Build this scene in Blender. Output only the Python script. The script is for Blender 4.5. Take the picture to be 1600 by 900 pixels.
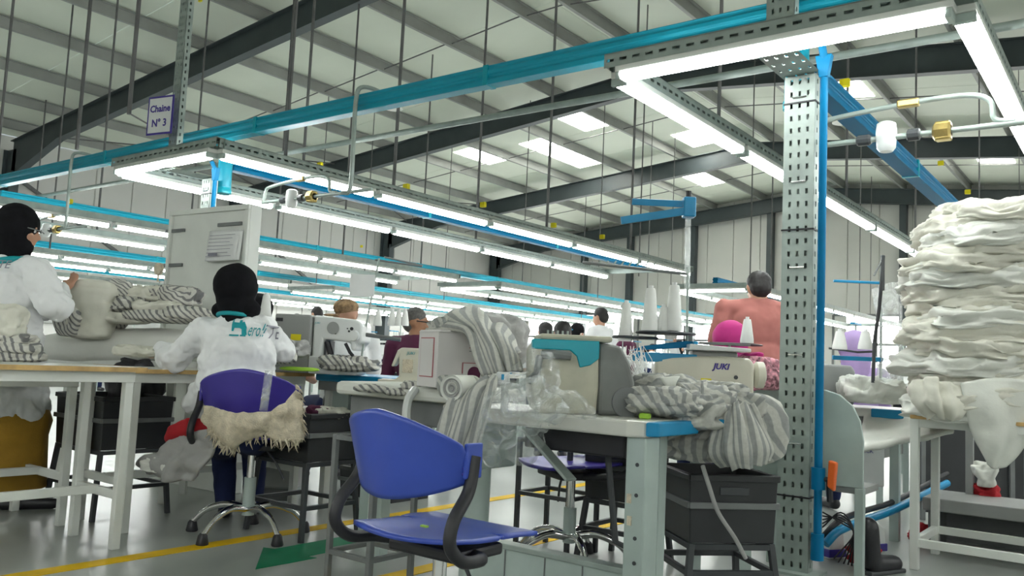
import bpy, bmesh, math, random
from math import sin, cos, pi, radians, sqrt, atan2
from mathutils import Vector, Matrix, noise as mnoise
random.seed(7)
for o in list(bpy.data.objects): bpy.data.objects.remove(o)
S = bpy.context.scene
COL = S.collection

# ------------------------------------------------------------------ camera
YAW, PITCH, ROLL, FPX, CAMZ = radians(37.26), radians(5.02), radians(2.69), 1320.0, 0.92
f0 = Vector((-sin(YAW), cos(YAW), 0)); r0 = Vector((cos(YAW), sin(YAW), 0)); u0 = Vector((0, 0, 1))
FW = f0*cos(PITCH) + u0*sin(PITCH); up = -f0*sin(PITCH) + u0*cos(PITCH)
RT = r0*cos(ROLL) + up*sin(ROLL); UP = -r0*sin(ROLL) + up*cos(ROLL)
CAM = Vector((0, 0, CAMZ))
cd = bpy.data.cameras.new('camera'); cam = bpy.data.objects.new('camera', cd); COL.objects.link(cam)
cd.sensor_width = 36; cd.lens = 36*FPX/1600; cd.clip_end = 200
m3 = Matrix((RT, UP, -FW)).transposed()
cam.matrix_world = Matrix.Translation(CAM) @ m3.to_4x4()
S.camera = cam

# ------------------------------------------------------------------ world, exposure, daylight
w = bpy.data.worlds.new('world'); S.world = w; w.use_nodes = True
w.node_tree.nodes['Background'].inputs[0].default_value = (.75, .85, 1, 1)
w.node_tree.nodes['Background'].inputs[1].default_value = 1.0
S.view_settings.view_transform = 'Standard'; S.view_settings.look = 'None'; S.view_settings.gamma = 1
S.view_settings.exposure = 1.25
TUBE = 14.0          # tube radiance
SKYL = 3.5          # skylight / window pane radiance

def V(x, y, D=None, X=None, Y=None, Z=None):
    """point of the place seen at photo pixel x, y, at a distance D along the view or on a plane"""
    d = RT*((x-800)/FPX) - UP*((y-450)/FPX) + FW
    if X is not None: D = X/d.x
    elif Y is not None: D = Y/d.y
    elif Z is not None: D = (Z-CAMZ)/d.z
    return CAM + d*D

# ------------------------------------------------------------------ materials
MATS = {}
def mat(name, col, rough=.5, metal=0, var=.06, scale=8, bump=0, emit=0, spec=.5, alpha=None, sub=0, coat=0, trans=0):
    if name in MATS: return MATS[name]
    m = bpy.data.materials.new(name); m.use_nodes = True; nt = m.node_tree; b = nt.nodes['Principled BSDF']
    c = [x for x in col] + [1]
    b.inputs['Roughness'].default_value = rough; b.inputs['Metallic'].default_value = metal
    b.inputs['Specular IOR Level'].default_value = spec
    if coat: b.inputs['Coat Weight'].default_value = coat; b.inputs['Coat Roughness'].default_value = .12
    if trans: b.inputs['Transmission Weight'].default_value = trans
    if emit:
        b.inputs['Emission Color'].default_value = c; b.inputs['Emission Strength'].default_value = emit
        b.inputs['Base Color'].default_value = c
    elif var:
        tc = nt.nodes.new('ShaderNodeTexCoord'); n = nt.nodes.new('ShaderNodeTexNoise')
        n.inputs['Scale'].default_value = scale; n.inputs['Detail'].default_value = 5
        nt.links.new(tc.outputs['Object'], n.inputs['Vector'])
        r = nt.nodes.new('ShaderNodeValToRGB'); nt.links.new(n.outputs['Fac'], r.inputs[0])
        r.color_ramp.elements[0].position = .3; r.color_ramp.elements[1].position = .7
        r.color_ramp.elements[0].color = [max(0, x*(1-var*1.5)) for x in col]+[1]
        r.color_ramp.elements[1].color = [min(1, x*(1+var)) for x in col]+[1]
        nt.links.new(r.outputs[0], b.inputs['Base Color'])
        if bump:
            bp = nt.nodes.new('ShaderNodeBump'); bp.inputs['Strength'].default_value = bump; bp.inputs['Distance'].default_value = .01
            n2 = nt.nodes.new('ShaderNodeTexNoise'); n2.inputs['Scale'].default_value = scale*5; n2.inputs['Detail'].default_value = 3
            nt.links.new(tc.outputs['Object'], n2.inputs['Vector'])
            nt.links.new(n2.outputs['Fac'], bp.inputs['Height']); nt.links.new(bp.outputs[0], b.inputs['Normal'])
    else: b.inputs['Base Color'].default_value = c
    if alpha is not None: b.inputs['Alpha'].default_value = alpha
    MATS[name] = m; return m

def stripes(name, base, dark, freq=18, duty=.5, direction='X', rough=.9):
    m = bpy.data.materials.new(name); m.use_nodes = True; nt = m.node_tree; b = nt.nodes['Principled BSDF']
    b.inputs['Roughness'].default_value = rough; b.inputs['Specular IOR Level'].default_value = .2
    uv = nt.nodes.new('ShaderNodeUVMap'); uv.uv_map = 'UVMap'
    wv = nt.nodes.new('ShaderNodeTexWave'); wv.bands_direction = direction; wv.inputs['Scale'].default_value = freq*.1592*2
    wv.inputs['Distortion'].default_value = .0
    nt.links.new(uv.outputs[0], wv.inputs['Vector'])
    r = nt.nodes.new('ShaderNodeValToRGB'); e = r.color_ramp.elements
    e[0].position = duty-.12; e[0].color = list(dark)+[1]; e[1].position = duty+.12; e[1].color = list(base)+[1]
    nt.links.new(wv.outputs['Fac'], r.inputs[0])
    n = nt.nodes.new('ShaderNodeTexNoise'); n.inputs['Scale'].default_value = 60; n.inputs['Detail'].default_value = 4
    tc = nt.nodes.new('ShaderNodeTexCoord'); nt.links.new(tc.outputs['Object'], n.inputs['Vector'])
    mx = nt.nodes.new('ShaderNodeMixRGB'); mx.blend_type = 'MULTIPLY'; mx.inputs[0].default_value = .35
    nt.links.new(r.outputs[0], mx.inputs[1]); nt.links.new(n.outputs['Fac'], mx.inputs[2]); nt.links.new(mx.outputs[0], b.inputs['Base Color'])
    bp = nt.nodes.new('ShaderNodeBump'); bp.inputs['Strength'].default_value = .35; bp.inputs['Distance'].default_value = .004
    nt.links.new(n.outputs['Fac'], bp.inputs['Height']); nt.links.new(bp.outputs[0], b.inputs['Normal'])
    MATS[name] = m; return m

M = dict(
 floor=mat('floor_epoxy', (.33, .355, .335), .28, var=.08, scale=1.2, spec=.35),
 yellow=mat('yellow_paint', (.72, .45, .0), .55, var=.12, scale=6, spec=.2),
 green=mat('green_paint', (.005, .20, .09), .5, var=.12, spec=.2),
 roof=mat('roof_sheet', (.66, .70, .60), .6, var=.05, scale=.5),
 wall=mat('wall_sheet', (.56, .56, .53), .6, var=.04, scale=.6),
 steel=mat('dark_steel', (.055, .07, .075), .5, var=.1, scale=2),
 purlin=mat('galvanised_purlin', (.30, .31, .29), .5, metal=.0, var=.1, scale=1.5),
 rod=mat('rod_steel', (.13, .13, .13), .5, var=.15),
 galv=mat('galvanised', (.34, .40, .37), .45, metal=.2, var=.12, scale=9),
 dark=mat('dark_metal', (.05, .055, .06), .5),
 grey=mat('grey_metal', (.17, .18, .18), .45, var=.1),
 blueduct=mat('blue_duct', (.0, .29, .41), .38, var=.05, scale=3),
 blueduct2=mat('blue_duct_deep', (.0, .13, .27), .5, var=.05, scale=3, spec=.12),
 bluepipe=mat('blue_pipe', (.0, .16, .34), .45, var=.05, spec=.2),
 white=mat('white_paint', (.68, .70, .66), .4, var=.05, scale=4),
 greenwhite=mat('pale_green_metal', (.42, .50, .47), .4, var=.08, scale=5),
 wood=mat('wood_edge', (.52, .34, .13), .5, var=.2, scale=14),
 tabletop=mat('laminate', (.66, .66, .60), .3, var=.05),
 blueedge=mat('blue_edge', (.0, .24, .48), .35, var=.06),
 cream=mat('cream_enamel', (.62, .60, .50), .35, var=.05, coat=.2),
 machwhite=mat('machine_white', (.70, .72, .71), .3, var=.03, coat=.3),
 dusty=mat('dusty_enamel', (.47, .46, .36), .5, var=.14, scale=7),
 dirtygrey=mat('dusty_grey', (.19, .20, .19), .5, var=.15, scale=7),
 machgrey=mat('machine_grey', (.30, .31, .30), .4, var=.05),
 teal=mat('teal_plastic', (.0, .33, .42), .35, var=.05),
 black=mat('black_plastic', (.018, .018, .022), .45, var=.1),
 crate=mat('crate_plastic', (.03, .032, .035), .4, var=.15, scale=5),
 chairblue=mat('chair_blue', (.035, .075, .42), .33, var=.1, scale=5, coat=.15),
 chairpurple=mat('chair_purple', (.05, .035, .30), .33, var=.1, scale=5),
 chrome=mat('chrome', (.75, .75, .75), .15, metal=1, var=0),
 brass=mat('brass', (.45, .34, .12), .35, metal=.8, var=.15, scale=20),
 coat=mat('white_coat', (.78, .79, .80), .85, var=.03, scale=6, bump=.2, spec=.2),
 hijab=mat('black_hijab', (.008, .008, .010), .9, var=.2, scale=20, spec=.15),
 skin=mat('skin', (.48, .26, .17), .5, var=.06, scale=14),
 skindark=mat('skin_tan', (.36, .18, .10), .5, var=.08, scale=14),
 mustard=mat('mustard_cloth', (.36, .20, .02), .9, var=.1, bump=.3),
 navy=mat('navy_cloth', (.01, .02, .08), .9, var=.1),
 red=mat('red_cloth', (.42, .012, .02), .85, var=.1),
 maroon=mat('maroon_cloth', (.085, .012, .045), .85, var=.08),
 pink=mat('salmon_cloth', (.37, .135, .115), .85, var=.05),
 magenta=mat('magenta_cloth', (.42, .015, .17), .8, var=.08),
 purple=mat('lilac_cloth', (.36, .26, .50), .8, var=.08),
 hair=mat('dark_hair', (.012, .010, .010), .6, var=.3, scale=60),
 greyhair=mat('grey_hair', (.10, .095, .09), .7, var=.3, scale=60),
 cloth=mat('ecru_cloth', (.66, .65, .57), .9, var=.05, scale=5, bump=.25, spec=.2),
 clothw=mat('white_cloth', (.68, .69, .64), .9, var=.04, scale=5, bump=.25, spec=.2),
 greycloth=mat('grey_cloth', (.36, .36, .35), .9, var=.08, scale=8, bump=.25),
 fleece=mat('fleece', (.70, .62, .48), .95, var=.12, scale=30, bump=.8, spec=.1),
 thread=mat('white_thread', (.80, .81, .79), .7, var=.03),
 paper=mat('paper', (.76, .77, .77), .6, var=.03),
 card=mat('white_card', (.66, .64, .63), .6, var=.05, scale=3),
 tube=mat('tube_light', (.97, 1, .98), emit=TUBE, var=0),
 sky=mat('daylight_pane', (1, 1, .97), emit=SKYL, var=0),
 neon=mat('lime_plastic', (.35, .62, .05), .4, var=.1),
 yellowp=mat('yellow_sticker', (.75, .65, .0), .5, var=0),
 orange=mat('orange_plastic', (.80, .14, .02), .4, var=.05),
 ink=mat('violet_ink', (.06, .04, .28), .6, var=0), tealink=mat('teal_ink', (.0, .30, .34), .6, var=0),
 greyink=mat('grey_ink', (.22, .22, .27), .6, var=0), redink=mat('red_ink', (.40, .10, .12), .6, var=0),
 cap=mat('camo_cap', (.34, .22, .12), .9, var=.5, scale=25),
)
M['stripe'] = stripes('striped_cloth', (.64, .64, .59), (.37, .38, .37), 17, .47)
M['stripefine'] = stripes('striped_cloth_fine', (.70, .69, .63), (.24, .24, .24), 30, .33)
M['floral'] = mat('floral_cloth', (.70, .30, .36), .9, var=.6, scale=45)
def plastic():
    m = bpy.data.materials.new('clear_film'); m.use_nodes = True; nt = m.node_tree; nt.nodes.remove(nt.nodes['Principled BSDF'])
    out = nt.nodes['Material Output']; t = nt.nodes.new('ShaderNodeBsdfTransparent'); g = nt.nodes.new('ShaderNodeBsdfGlossy'); d = nt.nodes.new('ShaderNodeBsdfTranslucent')
    g.inputs['Roughness'].default_value = .12; g.inputs[0].default_value = (.9, .92, .92, 1); d.inputs[0].default_value = (.75, .8, .8, 1)
    tc = nt.nodes.new('ShaderNodeTexCoord'); n = nt.nodes.new('ShaderNodeTexNoise'); n.inputs['Scale'].default_value = 16; n.inputs['Detail'].default_value = 6
    n.inputs['Distortion'].default_value = 1.5; nt.links.new(tc.outputs['Object'], n.inputs['Vector'])
    bp = nt.nodes.new('ShaderNodeBump'); bp.inputs['Strength'].default_value = 1; bp.inputs['Distance'].default_value = .03
    nt.links.new(n.outputs['Fac'], bp.inputs['Height']); nt.links.new(bp.outputs[0], g.inputs['Normal'])
    a = nt.nodes.new('ShaderNodeMixShader'); a.inputs[0].default_value = .45; nt.links.new(g.outputs[0], a.inputs[1]); nt.links.new(d.outputs[0], a.inputs[2])
    b = nt.nodes.new('ShaderNodeMixShader'); r = nt.nodes.new('ShaderNodeMapRange'); nt.links.new(n.outputs['Fac'], r.inputs[0])
    r.inputs[1].default_value = .35; r.inputs[2].default_value = .7; r.inputs[3].default_value = .12; r.inputs[4].default_value = .62
    nt.links.new(r.outputs[0], b.inputs[0]); nt.links.new(t.outputs[0], b.inputs[1]); nt.links.new(a.outputs[0], b.inputs[2]); nt.links.new(b.outputs[0], out.inputs[0])
    return m
M['film'] = plastic()

# ------------------------------------------------------------------ object helpers
def tag(o, label=None, cat=None, group=None, kind=None):
    if label: o['label'] = label
    if cat: o['category'] = cat
    if group: o['group'] = group
    if kind: o['kind'] = kind
    return o
def thing(name, label=None, cat=None, loc=(0, 0, 0), rz=0, group=None, kind=None):
    o = bpy.data.objects.new(name, None); COL.objects.link(o); o.location = loc; o.rotation_euler = (0, 0, rz)
    o.empty_display_size = .1
    return tag(o, label, cat, group, kind)
def copy_tree(o, parent=None):
    c = o.copy(); COL.objects.link(c)
    if parent: c.parent = parent
    for ch in o.children: copy_tree(ch, c)
    return c

class MB:
    def __init__(s): s.v = []; s.f = []
    def add(s, vs, fs):
        k = len(s.v); s.v += [tuple(v) for v in vs]; s.f += [tuple(i+k for i in f) for f in fs]; return s
    def box(s, a, b):
        (x0, y0, z0), (x1, y1, z1) = a, b
        return s.add([(x0,y0,z0),(x1,y0,z0),(x1,y1,z0),(x0,y1,z0),(x0,y0,z1),(x1,y0,z1),(x1,y1,z1),(x0,y1,z1)],
                     [(0,3,2,1),(4,5,6,7),(0,1,5,4),(1,2,6,5),(2,3,7,6),(3,0,4,7)])
    def bar(s, p, q, w, h=None, upv=(0, 0, 1)):
        h = h or w; p = Vector(p); q = Vector(q); d = (q-p).normalized(); u = Vector(upv)
        if abs(d.dot(u)) > .97: u = Vector((1, 0, 0))
        r = d.cross(u).normalized(); u = r.cross(d).normalized()
        vs = [c + r*(sx*w/2) + u*(sy*h/2) for c in (p, q) for sx, sy in ((-1,-1),(1,-1),(1,1),(-1,1))]
        return s.add(vs, [(0,1,2,3),(7,6,5,4),(0,4,5,1),(1,5,6,2),(2,6,7,3),(3,7,4,0)])
    def tube(s, pts, r, n=10, cap=True):
        pts = [Vector(p) for p in pts]; rs = r if isinstance(r, (list, tuple)) else [r]*len(pts)
        rings = []; prev = None
        for i, p in enumerate(pts):
            d = (pts[min(i+1, len(pts)-1)] - pts[max(i-1, 0)]).normalized()
            if prev is None:
                a = Vector((0, 0, 1)) if abs(d.z) < .9 else Vector((1, 0, 0)); a = d.cross(a).normalized()
            else: a = (prev - d*prev.dot(d)).normalized()
            prev = a; b = d.cross(a)
            rings.append([p + (a*cos(2*pi*j/n) + b*sin(2*pi*j/n))*rs[i] for j in range(n)])
        vs = [v for R in rings for v in R]; fs = []
        for i in range(len(pts)-1):
            for j in range(n): fs.append((i*n+j, i*n+(j+1)%n, (i+1)*n+(j+1)%n, (i+1)*n+j))
        if cap: fs += [tuple(range(n))[::-1], tuple((len(pts)-1)*n+j for j in range(n))]
        return s.add(vs, fs)
    def lathe(s, prof, c=(0, 0, 0), n=16, axis='z'):
        vs = []
        for r, z in prof:
            for j in range(n):
                a = 2*pi*j/n; x, y = r*cos(a), r*sin(a)
                p = (x, y, z) if axis == 'z' else ((z, x, y) if axis == 'x' else (x, z, y))
                vs.append((c[0]+p[0], c[1]+p[1], c[2]+p[2]))
        fs = [(i*n+j, i*n+(j+1)%n, (i+1)*n+(j+1)%n, (i+1)*n+j) for i in range(len(prof)-1) for j in range(n)]
        fs += [tuple(range(n))[::-1], tuple((len(prof)-1)*n+j for j in range(n))]
        return s.add(vs, fs)
    def prism(s, poly, d0, d1, plane='xz'):
        n = len(poly)
        def p(a, b, d): return (a, d, b) if plane == 'xz' else ((a, b, d) if plane == 'xy' else (d, a, b))
        vs = [p(a, b, d0) for a, b in poly] + [p(a, b, d1) for a, b in poly]
        return s.add(vs, [tuple(range(n)), tuple(range(2*n-1, n-1, -1))] + [(i, i+n, (i+1)%n+n, (i+1)%n) for i in range(n)])
    def perf(s, o, u, v, n, nu, nv, cu, cv, hu, hv, t):
        """a plate of nu x nv cells, each with a slot punched through it"""
        o, u, v, n = Vector(o), Vector(u), Vector(v), Vector(n)
        for i in range(nu):
            for j in range(nv):
                c = o + u*(i*cu) + v*(j*cv)
                O = [c, c+u*cu, c+u*cu+v*cv, c+v*cv]; a = (cu-hu)/2; b = (cv-hv)/2
                I = [c+u*a+v*b, c+u*(a+hu)+v*b, c+u*(a+hu)+v*(b+hv), c+u*a+v*(b+hv)]
                B = [p - n*t for p in I]
                s.add(O+I+B, [(0,1,5,4),(1,2,6,5),(2,3,7,6),(3,0,4,7),(4,5,9,8),(5,6,10,9),(6,7,11,10),(7,4,8,11)])
        return s
    def build(s, name, m, parent=None, smooth=False, bevel=0, seg=2, label=None, subsurf=0, solid=0):
        me = bpy.data.meshes.new(name); me.from_pydata(s.v, [], s.f); me.update()
        o = bpy.data.objects.new(name, me); COL.objects.link(o)
        bm = bmesh.new(); bm.from_mesh(me); bmesh.ops.recalc_face_normals(bm, faces=bm.faces); bm.to_mesh(me); bm.free()
        if m: me.materials.append(m)
        if smooth:
            me.polygons.foreach_set('use_smooth', [True]*len(me.polygons))
            if smooth == 'auto': me.set_sharp_from_angle(angle=radians(40))
        if bevel:
            b = o.modifiers.new('bevel', 'BEVEL'); b.width = bevel; b.segments = seg; b.limit_method = 'ANGLE'; b.angle_limit = radians(35)
        if solid:
            k = o.modifiers.new('solid', 'SOLIDIFY'); k.thickness = solid; k.offset = 0
        if subsurf:
            k = o.modifiers.new('sub', 'SUBSURF'); k.levels = subsurf; k.render_levels = subsurf
        if parent: o.parent = parent
        if label: o['label'] = label
        return o

def bez(pts, n=8):
    """catmull-rom through points"""
    P = [Vector(p) for p in pts]; P = [P[0]*2-P[1]] + P + [P[-1]*2-P[-2]]; out = []
    for i in range(1, len(P)-2):
        for k in range(n):
            t = k/n; a, b, c, d = P[i-1:i+3]
            out.append(.5*((2*b) + (c-a)*t + (2*a-5*b+4*c-d)*t*t + (3*b-a-3*c+d)*t**3))
    out.append(P[-2]); return out

def sheet(name, ctrl, m, parent=None, n=6, fold=0, ff=20, wob=0, wf=6, thick=.006, uvs=(1, 1), label=None, seed=0, across=True):
    """cloth: a control grid of points smoothed, folded, given thickness; stripes and folds run down the rows"""
    rows = [bez(r, n) for r in ctrl]; cols = [bez(list(c), n) for c in zip(*rows)]   # cols[j][i]
    nj = len(cols); ni = len(cols[0]); cols = [list(c) for c in zip(*cols)]; nj, ni = ni, nj      # cols[j][i]: j down the control rows, i across
    lenj = sum((cols[j+1][ni//2]-cols[j][ni//2]).length for j in range(nj-1)); leni = sum((cols[nj//2][i+1]-cols[nj//2][i]).length for i in range(ni-1))
    G = cols; vs = []
    for j in range(nj):
        for i in range(ni):
            a = G[min(j+1, nj-1)][i]-G[max(j-1, 0)][i]; b = G[j][min(i+1, ni-1)]-G[j][max(i-1, 0)]
            nrm = a.cross(b); nrm = nrm.normalized() if nrm.length > 1e-9 else Vector((0, 0, 1))
            p = G[j][i]; s_ = (i/(ni-1)*leni) if across else (j/(nj-1)*lenj)
            ph = mnoise.noise(Vector((p.x*3+seed, p.y*3, p.z*3)))*3
            k = fold*(sin(s_*ff+ph)*.6+sin(s_*ff*1.73+ph*1.4+seed)*.4)
            k += wob*mnoise.fractal(Vector((p.x*wf+seed*3.1, p.y*wf, p.z*wf)), 1, 2, 3)
            vs.append(p + nrm*k)
    mb = MB(); mb.add(vs, [(j*ni+i, j*ni+i+1, (j+1)*ni+i+1, (j+1)*ni+i) for j in range(nj-1) for i in range(ni-1)])
    me = bpy.data.meshes.new(name); me.from_pydata(mb.v, [], mb.f); me.update()
    uv = me.uv_layers.new(name='UVMap')
    for l in me.loops:
        j, i = divmod(l.vertex_index, ni); uv.data[l.index].uv = (i/(ni-1)*leni*uvs[0], j/(nj-1)*lenj*uvs[1])
    me.polygons.foreach_set('use_smooth', [True]*len(me.polygons)); me.materials.append(m)
    o = bpy.data.objects.new(name, me); COL.objects.link(o)
    if thick:
        k = o.modifiers.new('solid', 'SOLIDIFY'); k.thickness = thick; k.offset = 0
    if parent: o.parent = parent
    if label: o['label'] = label
    return o

def lump(name, w, d, h, m, seed=0, parent=None, nu=64, nv=26, edge=.18, layers=0, rum=.02, wf=7, droop=0, uvs=1, flat=.55, loc=(0, 0, 0), rz=0, ax=(1, 1, 1)):
    """rumpled folded piece of cloth: a squashed closed form with an uneven outline, ridged folds and stacked edges"""
    vs = []; uvv = []; sd = seed*7.31
    for j in range(nv+1):
        ph = -pi/2 + pi*j/nv; cz = abs(cos(ph))**flat; sz = (abs(sin(ph))**.8)*(1 if ph > 0 else -1)
        for i in range(nu):
            th = 2*pi*i/nu; ct, st = cos(th), sin(th)
            q = (abs(ct)**4+abs(st)**4)**.25; ct2, st2 = ct/q, st/q
            out = 1 + edge*mnoise.noise(Vector((ct*1.3+sd, st*1.3, sd*.3)))
            if layers: out += .045*abs(sin(ph*layers + 2*mnoise.noise(Vector((ct*2+sd, st*2, 1)))))*cz
            x = w/2*ct2*out*cz; y = d/2*st2*out*cz; z = h/2*(sz+1)
            n1 = 1-2*abs(mnoise.fractal(Vector((x*wf*ax[0]+sd, y*wf*ax[1], z*wf*ax[2]*1.5+sd)), 1, 2, 3))
            k = rum*(n1-.5) + rum*.8*mnoise.noise(Vector((x*2.6+sd*2, y*2.6, z*9+sd)))
            rr = (x/(w/2))**2 + (y/(d/2))**2
            vs.append((x + ct*k*.8, y + st*k*.8, z + k*(.6 if sz > 0 else -.1) - droop*rr*rr*.5*(1+mnoise.noise(Vector((ct*2+sd, st*2, 3)))*.9)))
            uvv.append(((x + .06*mnoise.noise(Vector((x*4+sd, y*4, z*8))) + z*.7)*uvs, y*uvs + z))
    fs = [(j*nu+i, j*nu+(i+1) % nu, (j+1)*nu+(i+1) % nu, (j+1)*nu+i) for j in range(nv) for i in range(nu)]
    me = bpy.data.meshes.new(name); me.from_pydata(vs, [], fs); me.update()
    uv = me.uv_layers.new(name='UVMap')
    for l in me.loops: uv.data[l.index].uv = uvv[l.vertex_index]
    me.polygons.foreach_set('use_smooth', [True]*len(me.polygons)); me.materials.append(m)
    o = bpy.data.objects.new(name, me); COL.objects.link(o); o.location = loc; o.rotation_euler = (0, 0, rz)
    if parent: o.parent = parent
    return o

def text(body, size, m, parent, loc, rot, name='lettering', italic=0, ext=.0006, align='CENTER', label=None, bold=0):
    c = bpy.data.curves.new('t', 'FONT'); c.offset = bold; c.body = body; c.size = size; c.extrude = ext; c.shear = italic; c.align_x = align; c.resolution_u = 2
    t = bpy.data.objects.new('t', c); me = bpy.data.meshes.new_from_object(t); bpy.data.objects.remove(t); bpy.data.curves.remove(c)
    o = bpy.data.objects.new(name, me); COL.objects.link(o); me.materials.append(m); o.location = loc; o.rotation_euler = rot
    if parent: o.parent = parent
    if label: o['label'] = label
    return o

def blob(name, prims, m, parent=None, voxel=.012, smooth=6, disp=0, dscale=.15, label=None, grow=0):
    """one continuous organic surface: tapered limbs and ellipsoids fused by a voxel remesh"""
    bm = bmesh.new()
    for p in prims:
        if p[0] == 'c':
            _, a, b, ra, rb = p; a = Vector(a); b = Vector(b); ra += grow; rb += grow; n = 14
            d = (b-a); L = d.length; d = d.normalized() if L > 1e-6 else Vector((0, 0, 1)); q = d.to_track_quat('Z', 'Y')
            prof = [(ra*sin(t), -ra*cos(t)) for t in (0.01, .5, 1.0, pi/2)] + [(rb*sin(t), L-rb*cos(t)) for t in (pi/2, 2.1, 2.6, pi-.01)]
            rings = [[bm.verts.new(a + q @ Vector((r*cos(2*pi*k/n), r*sin(2*pi*k/n), z))) for k in range(n)] for r, z in prof]
            for i in range(len(rings)-1):
                for k in range(n): bm.faces.new((rings[i][k], rings[i][(k+1) % n], rings[i+1][(k+1) % n], rings[i+1][k]))
            bm.faces.new(rings[0][::-1]); bm.faces.new(rings[-1])
        else:
            _, c, r = p[:3]; q = Matrix.Rotation(p[4], 4, p[3]) if len(p) > 3 else Matrix.Identity(4)
            mt = Matrix.Translation(c) @ q @ Matrix.Diagonal((r[0]+grow, r[1]+grow, r[2]+grow, 1))
            bmesh.ops.create_uvsphere(bm, u_segments=20, v_segments=12, radius=1, matrix=mt)
    me = bpy.data.meshes.new(name); bm.to_mesh(me); bm.free(); me.materials.append(m)
    o = bpy.data.objects.new(name, me); COL.objects.link(o)
    k = o.modifiers.new('r', 'REMESH'); k.mode = 'VOXEL'; k.voxel_size = voxel; k.use_smooth_shade = True
    k = o.modifiers.new('s', 'SMOOTH'); k.iterations = smooth; k.factor = .6
    if disp:
        key = 'folds%.2f' % dscale
        t = bpy.data.textures.get(key) or bpy.data.textures.new(key, 'CLOUDS'); t.noise_scale = dscale; t.noise_depth = 2
        k = o.modifiers.new('d', 'DISPLACE'); k.texture = t; k.strength = disp; k.texture_coords = 'LOCAL'
        if disp >= .04:
            t = bpy.data.textures.get('fine_folds') or bpy.data.textures.new('fine_folds', 'MARBLE'); t.noise_scale = .11; t.turbulence = 14; t.noise_depth = 2
            k = o.modifiers.new('d2', 'DISPLACE'); k.texture = t; k.strength = .011; k.texture_coords = 'LOCAL'
    if parent: o.parent = parent
    if label: o['label'] = label
    return o
ORD = ['nearest', 'second', 'third', 'fourth', 'fifth', 'sixth', 'seventh', 'eighth', 'ninth', 'tenth', 'eleventh', 'twelfth', 'thirteenth', 'fourteenth', 'fifteenth', 'sixteenth', 'seventeenth', 'eighteenth']

# ================================================================== THE SETTING
XL, XR, Y0, Y1, RX, RZ, SL = -24.2, 6.2, -8.0, 30.4, -9.0, 7.05, .098
def under(x): return RZ - SL*abs(x-RX)            # bottom of rafters
tag(MB().box((XL, Y0, -.2), (XR, Y1, 0)).build('floor', M['floor']), kind='structure')
for i, (x, y0, y1) in enumerate(((-3.54, -3, 24), (-2.56, -3, 4.6))):
    tag(MB().box((x-.045, y0, .0), (x+.045, y1, .0025)).build('floor_line', M['yellow']), kind='structure')
ar = MB(); ar.prism([(-3.03, 2.29), (-3.02, 2.61), (-3.07, 2.60), (-3.10, 3.75), (-3.30, 3.75), (-3.28, 2.58), (-3.34, 2.56)], 0, .002, 'xy')
tag(ar.build('floor_arrow', M['green']), kind='structure')
for s in (1,):
    tag(MB().box((-3.54, 4.55, .0), (-2.56, 4.64, .0024)).build('floor_line', M['yellow']), kind='structure') if False else None

def panels(root, n, fn, m):
    me0 = None
    for i in range(n):
        o = fn(i)
        if o is None: continue
        o.parent = root
# left (eave) wall with vertical sheets, girts, columns
wl = tag(MB().box((XL-.1, Y0, 0), (XL-.04, Y1, 6.4)).build('wall_left', M['wall']), kind='structure')
pm = MB().box((0, .01, 0), (.035, 1.09, 6.3)).build('wall_panel', M['wall'], wl, bevel=.012, seg=1); pm.location = (XL-.04, Y0, 0)
for i in range(1, int((Y1-Y0)/1.1)): c = pm.copy(); COL.objects.link(c); c.location = (XL-.04, Y0+i*1.1, 0)
for z in (1.4, 3.35, 4.5): MB().box((XL, Y0, z), (XL+.12, Y1, z+.22)).build('girt', M['purlin'], wl)
# end wall
we = thing('wall_back', kind='structure', loc=(0, Y1, 0))
def gable(x): return RZ+.73-SL*abs(x-RX)
x = XL
WIN = [(-22.5, -16.6), (-15.8, -9.6), (-8.9, -3.2), (-2.4, 3.0)]
while x < XR-.05:
    x2 = min(x+1.05, XR); xm = (x+x2)/2
    win = any(a <= xm <= b for a, b in WIN)
    for za, zb in (((0, .9), (3.1, None)) if win else ((0, None),)):
        zt0 = zb if zb else gable(x); zt1 = zb if zb else gable(x2)
        MB().prism([(x+.008, za), (x2-.008, za), (x2-.008, zt1), (x+.008, zt0)], 0, .06, 'xz').build('wall_panel', M['wall'], we, bevel=.012, seg=1)
    x = x2
MB().prism([(XL, 0), (XR, 0), (XR, gable(XR)), (RX, gable(RX)), (XL, gable(XL))], .30, .36).build('outer_skin', M['wall'], we)
for x in (-19.2, -17.0, -14.2, -11.15, -6.6, -3.6, 1.2): MB().box((x-.11, -.28, 0), (x+.11, -.02, gable(x)-.2)).build('column', M['steel'], we)
for i, (a, b) in enumerate(WIN):
    wn = thing('window_%d' % (i+1), kind='structure', loc=(0, Y1, 0))
    MB().box((a, .06, .9), (b, .08, 3.1)).build('daylight_pane', M['sky'], wn)
    k = int((b-a)/1.2)
    for j in range(k+1):
        x = a+(b-a)*j/k; MB().box((x-.04, -.02, .9), (x+.04, .05, 3.1)).build('mullion', M['grey'], wn)
    for z in (.9, 2.1, 3.1): MB().box((a, -.02, z-.04), (b, .05, z+.04)).build('frame_rail', M['grey'], wn)
tag(MB().box((XR, Y0, 0), (XR+.1, Y1, 6.4)).build('wall_right', M['wall']), kind='structure')
tag(MB().box((XL, Y0-.1, 0), (XR, Y0, 7.8)).build('wall_front', M['wall']), kind='structure')
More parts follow.
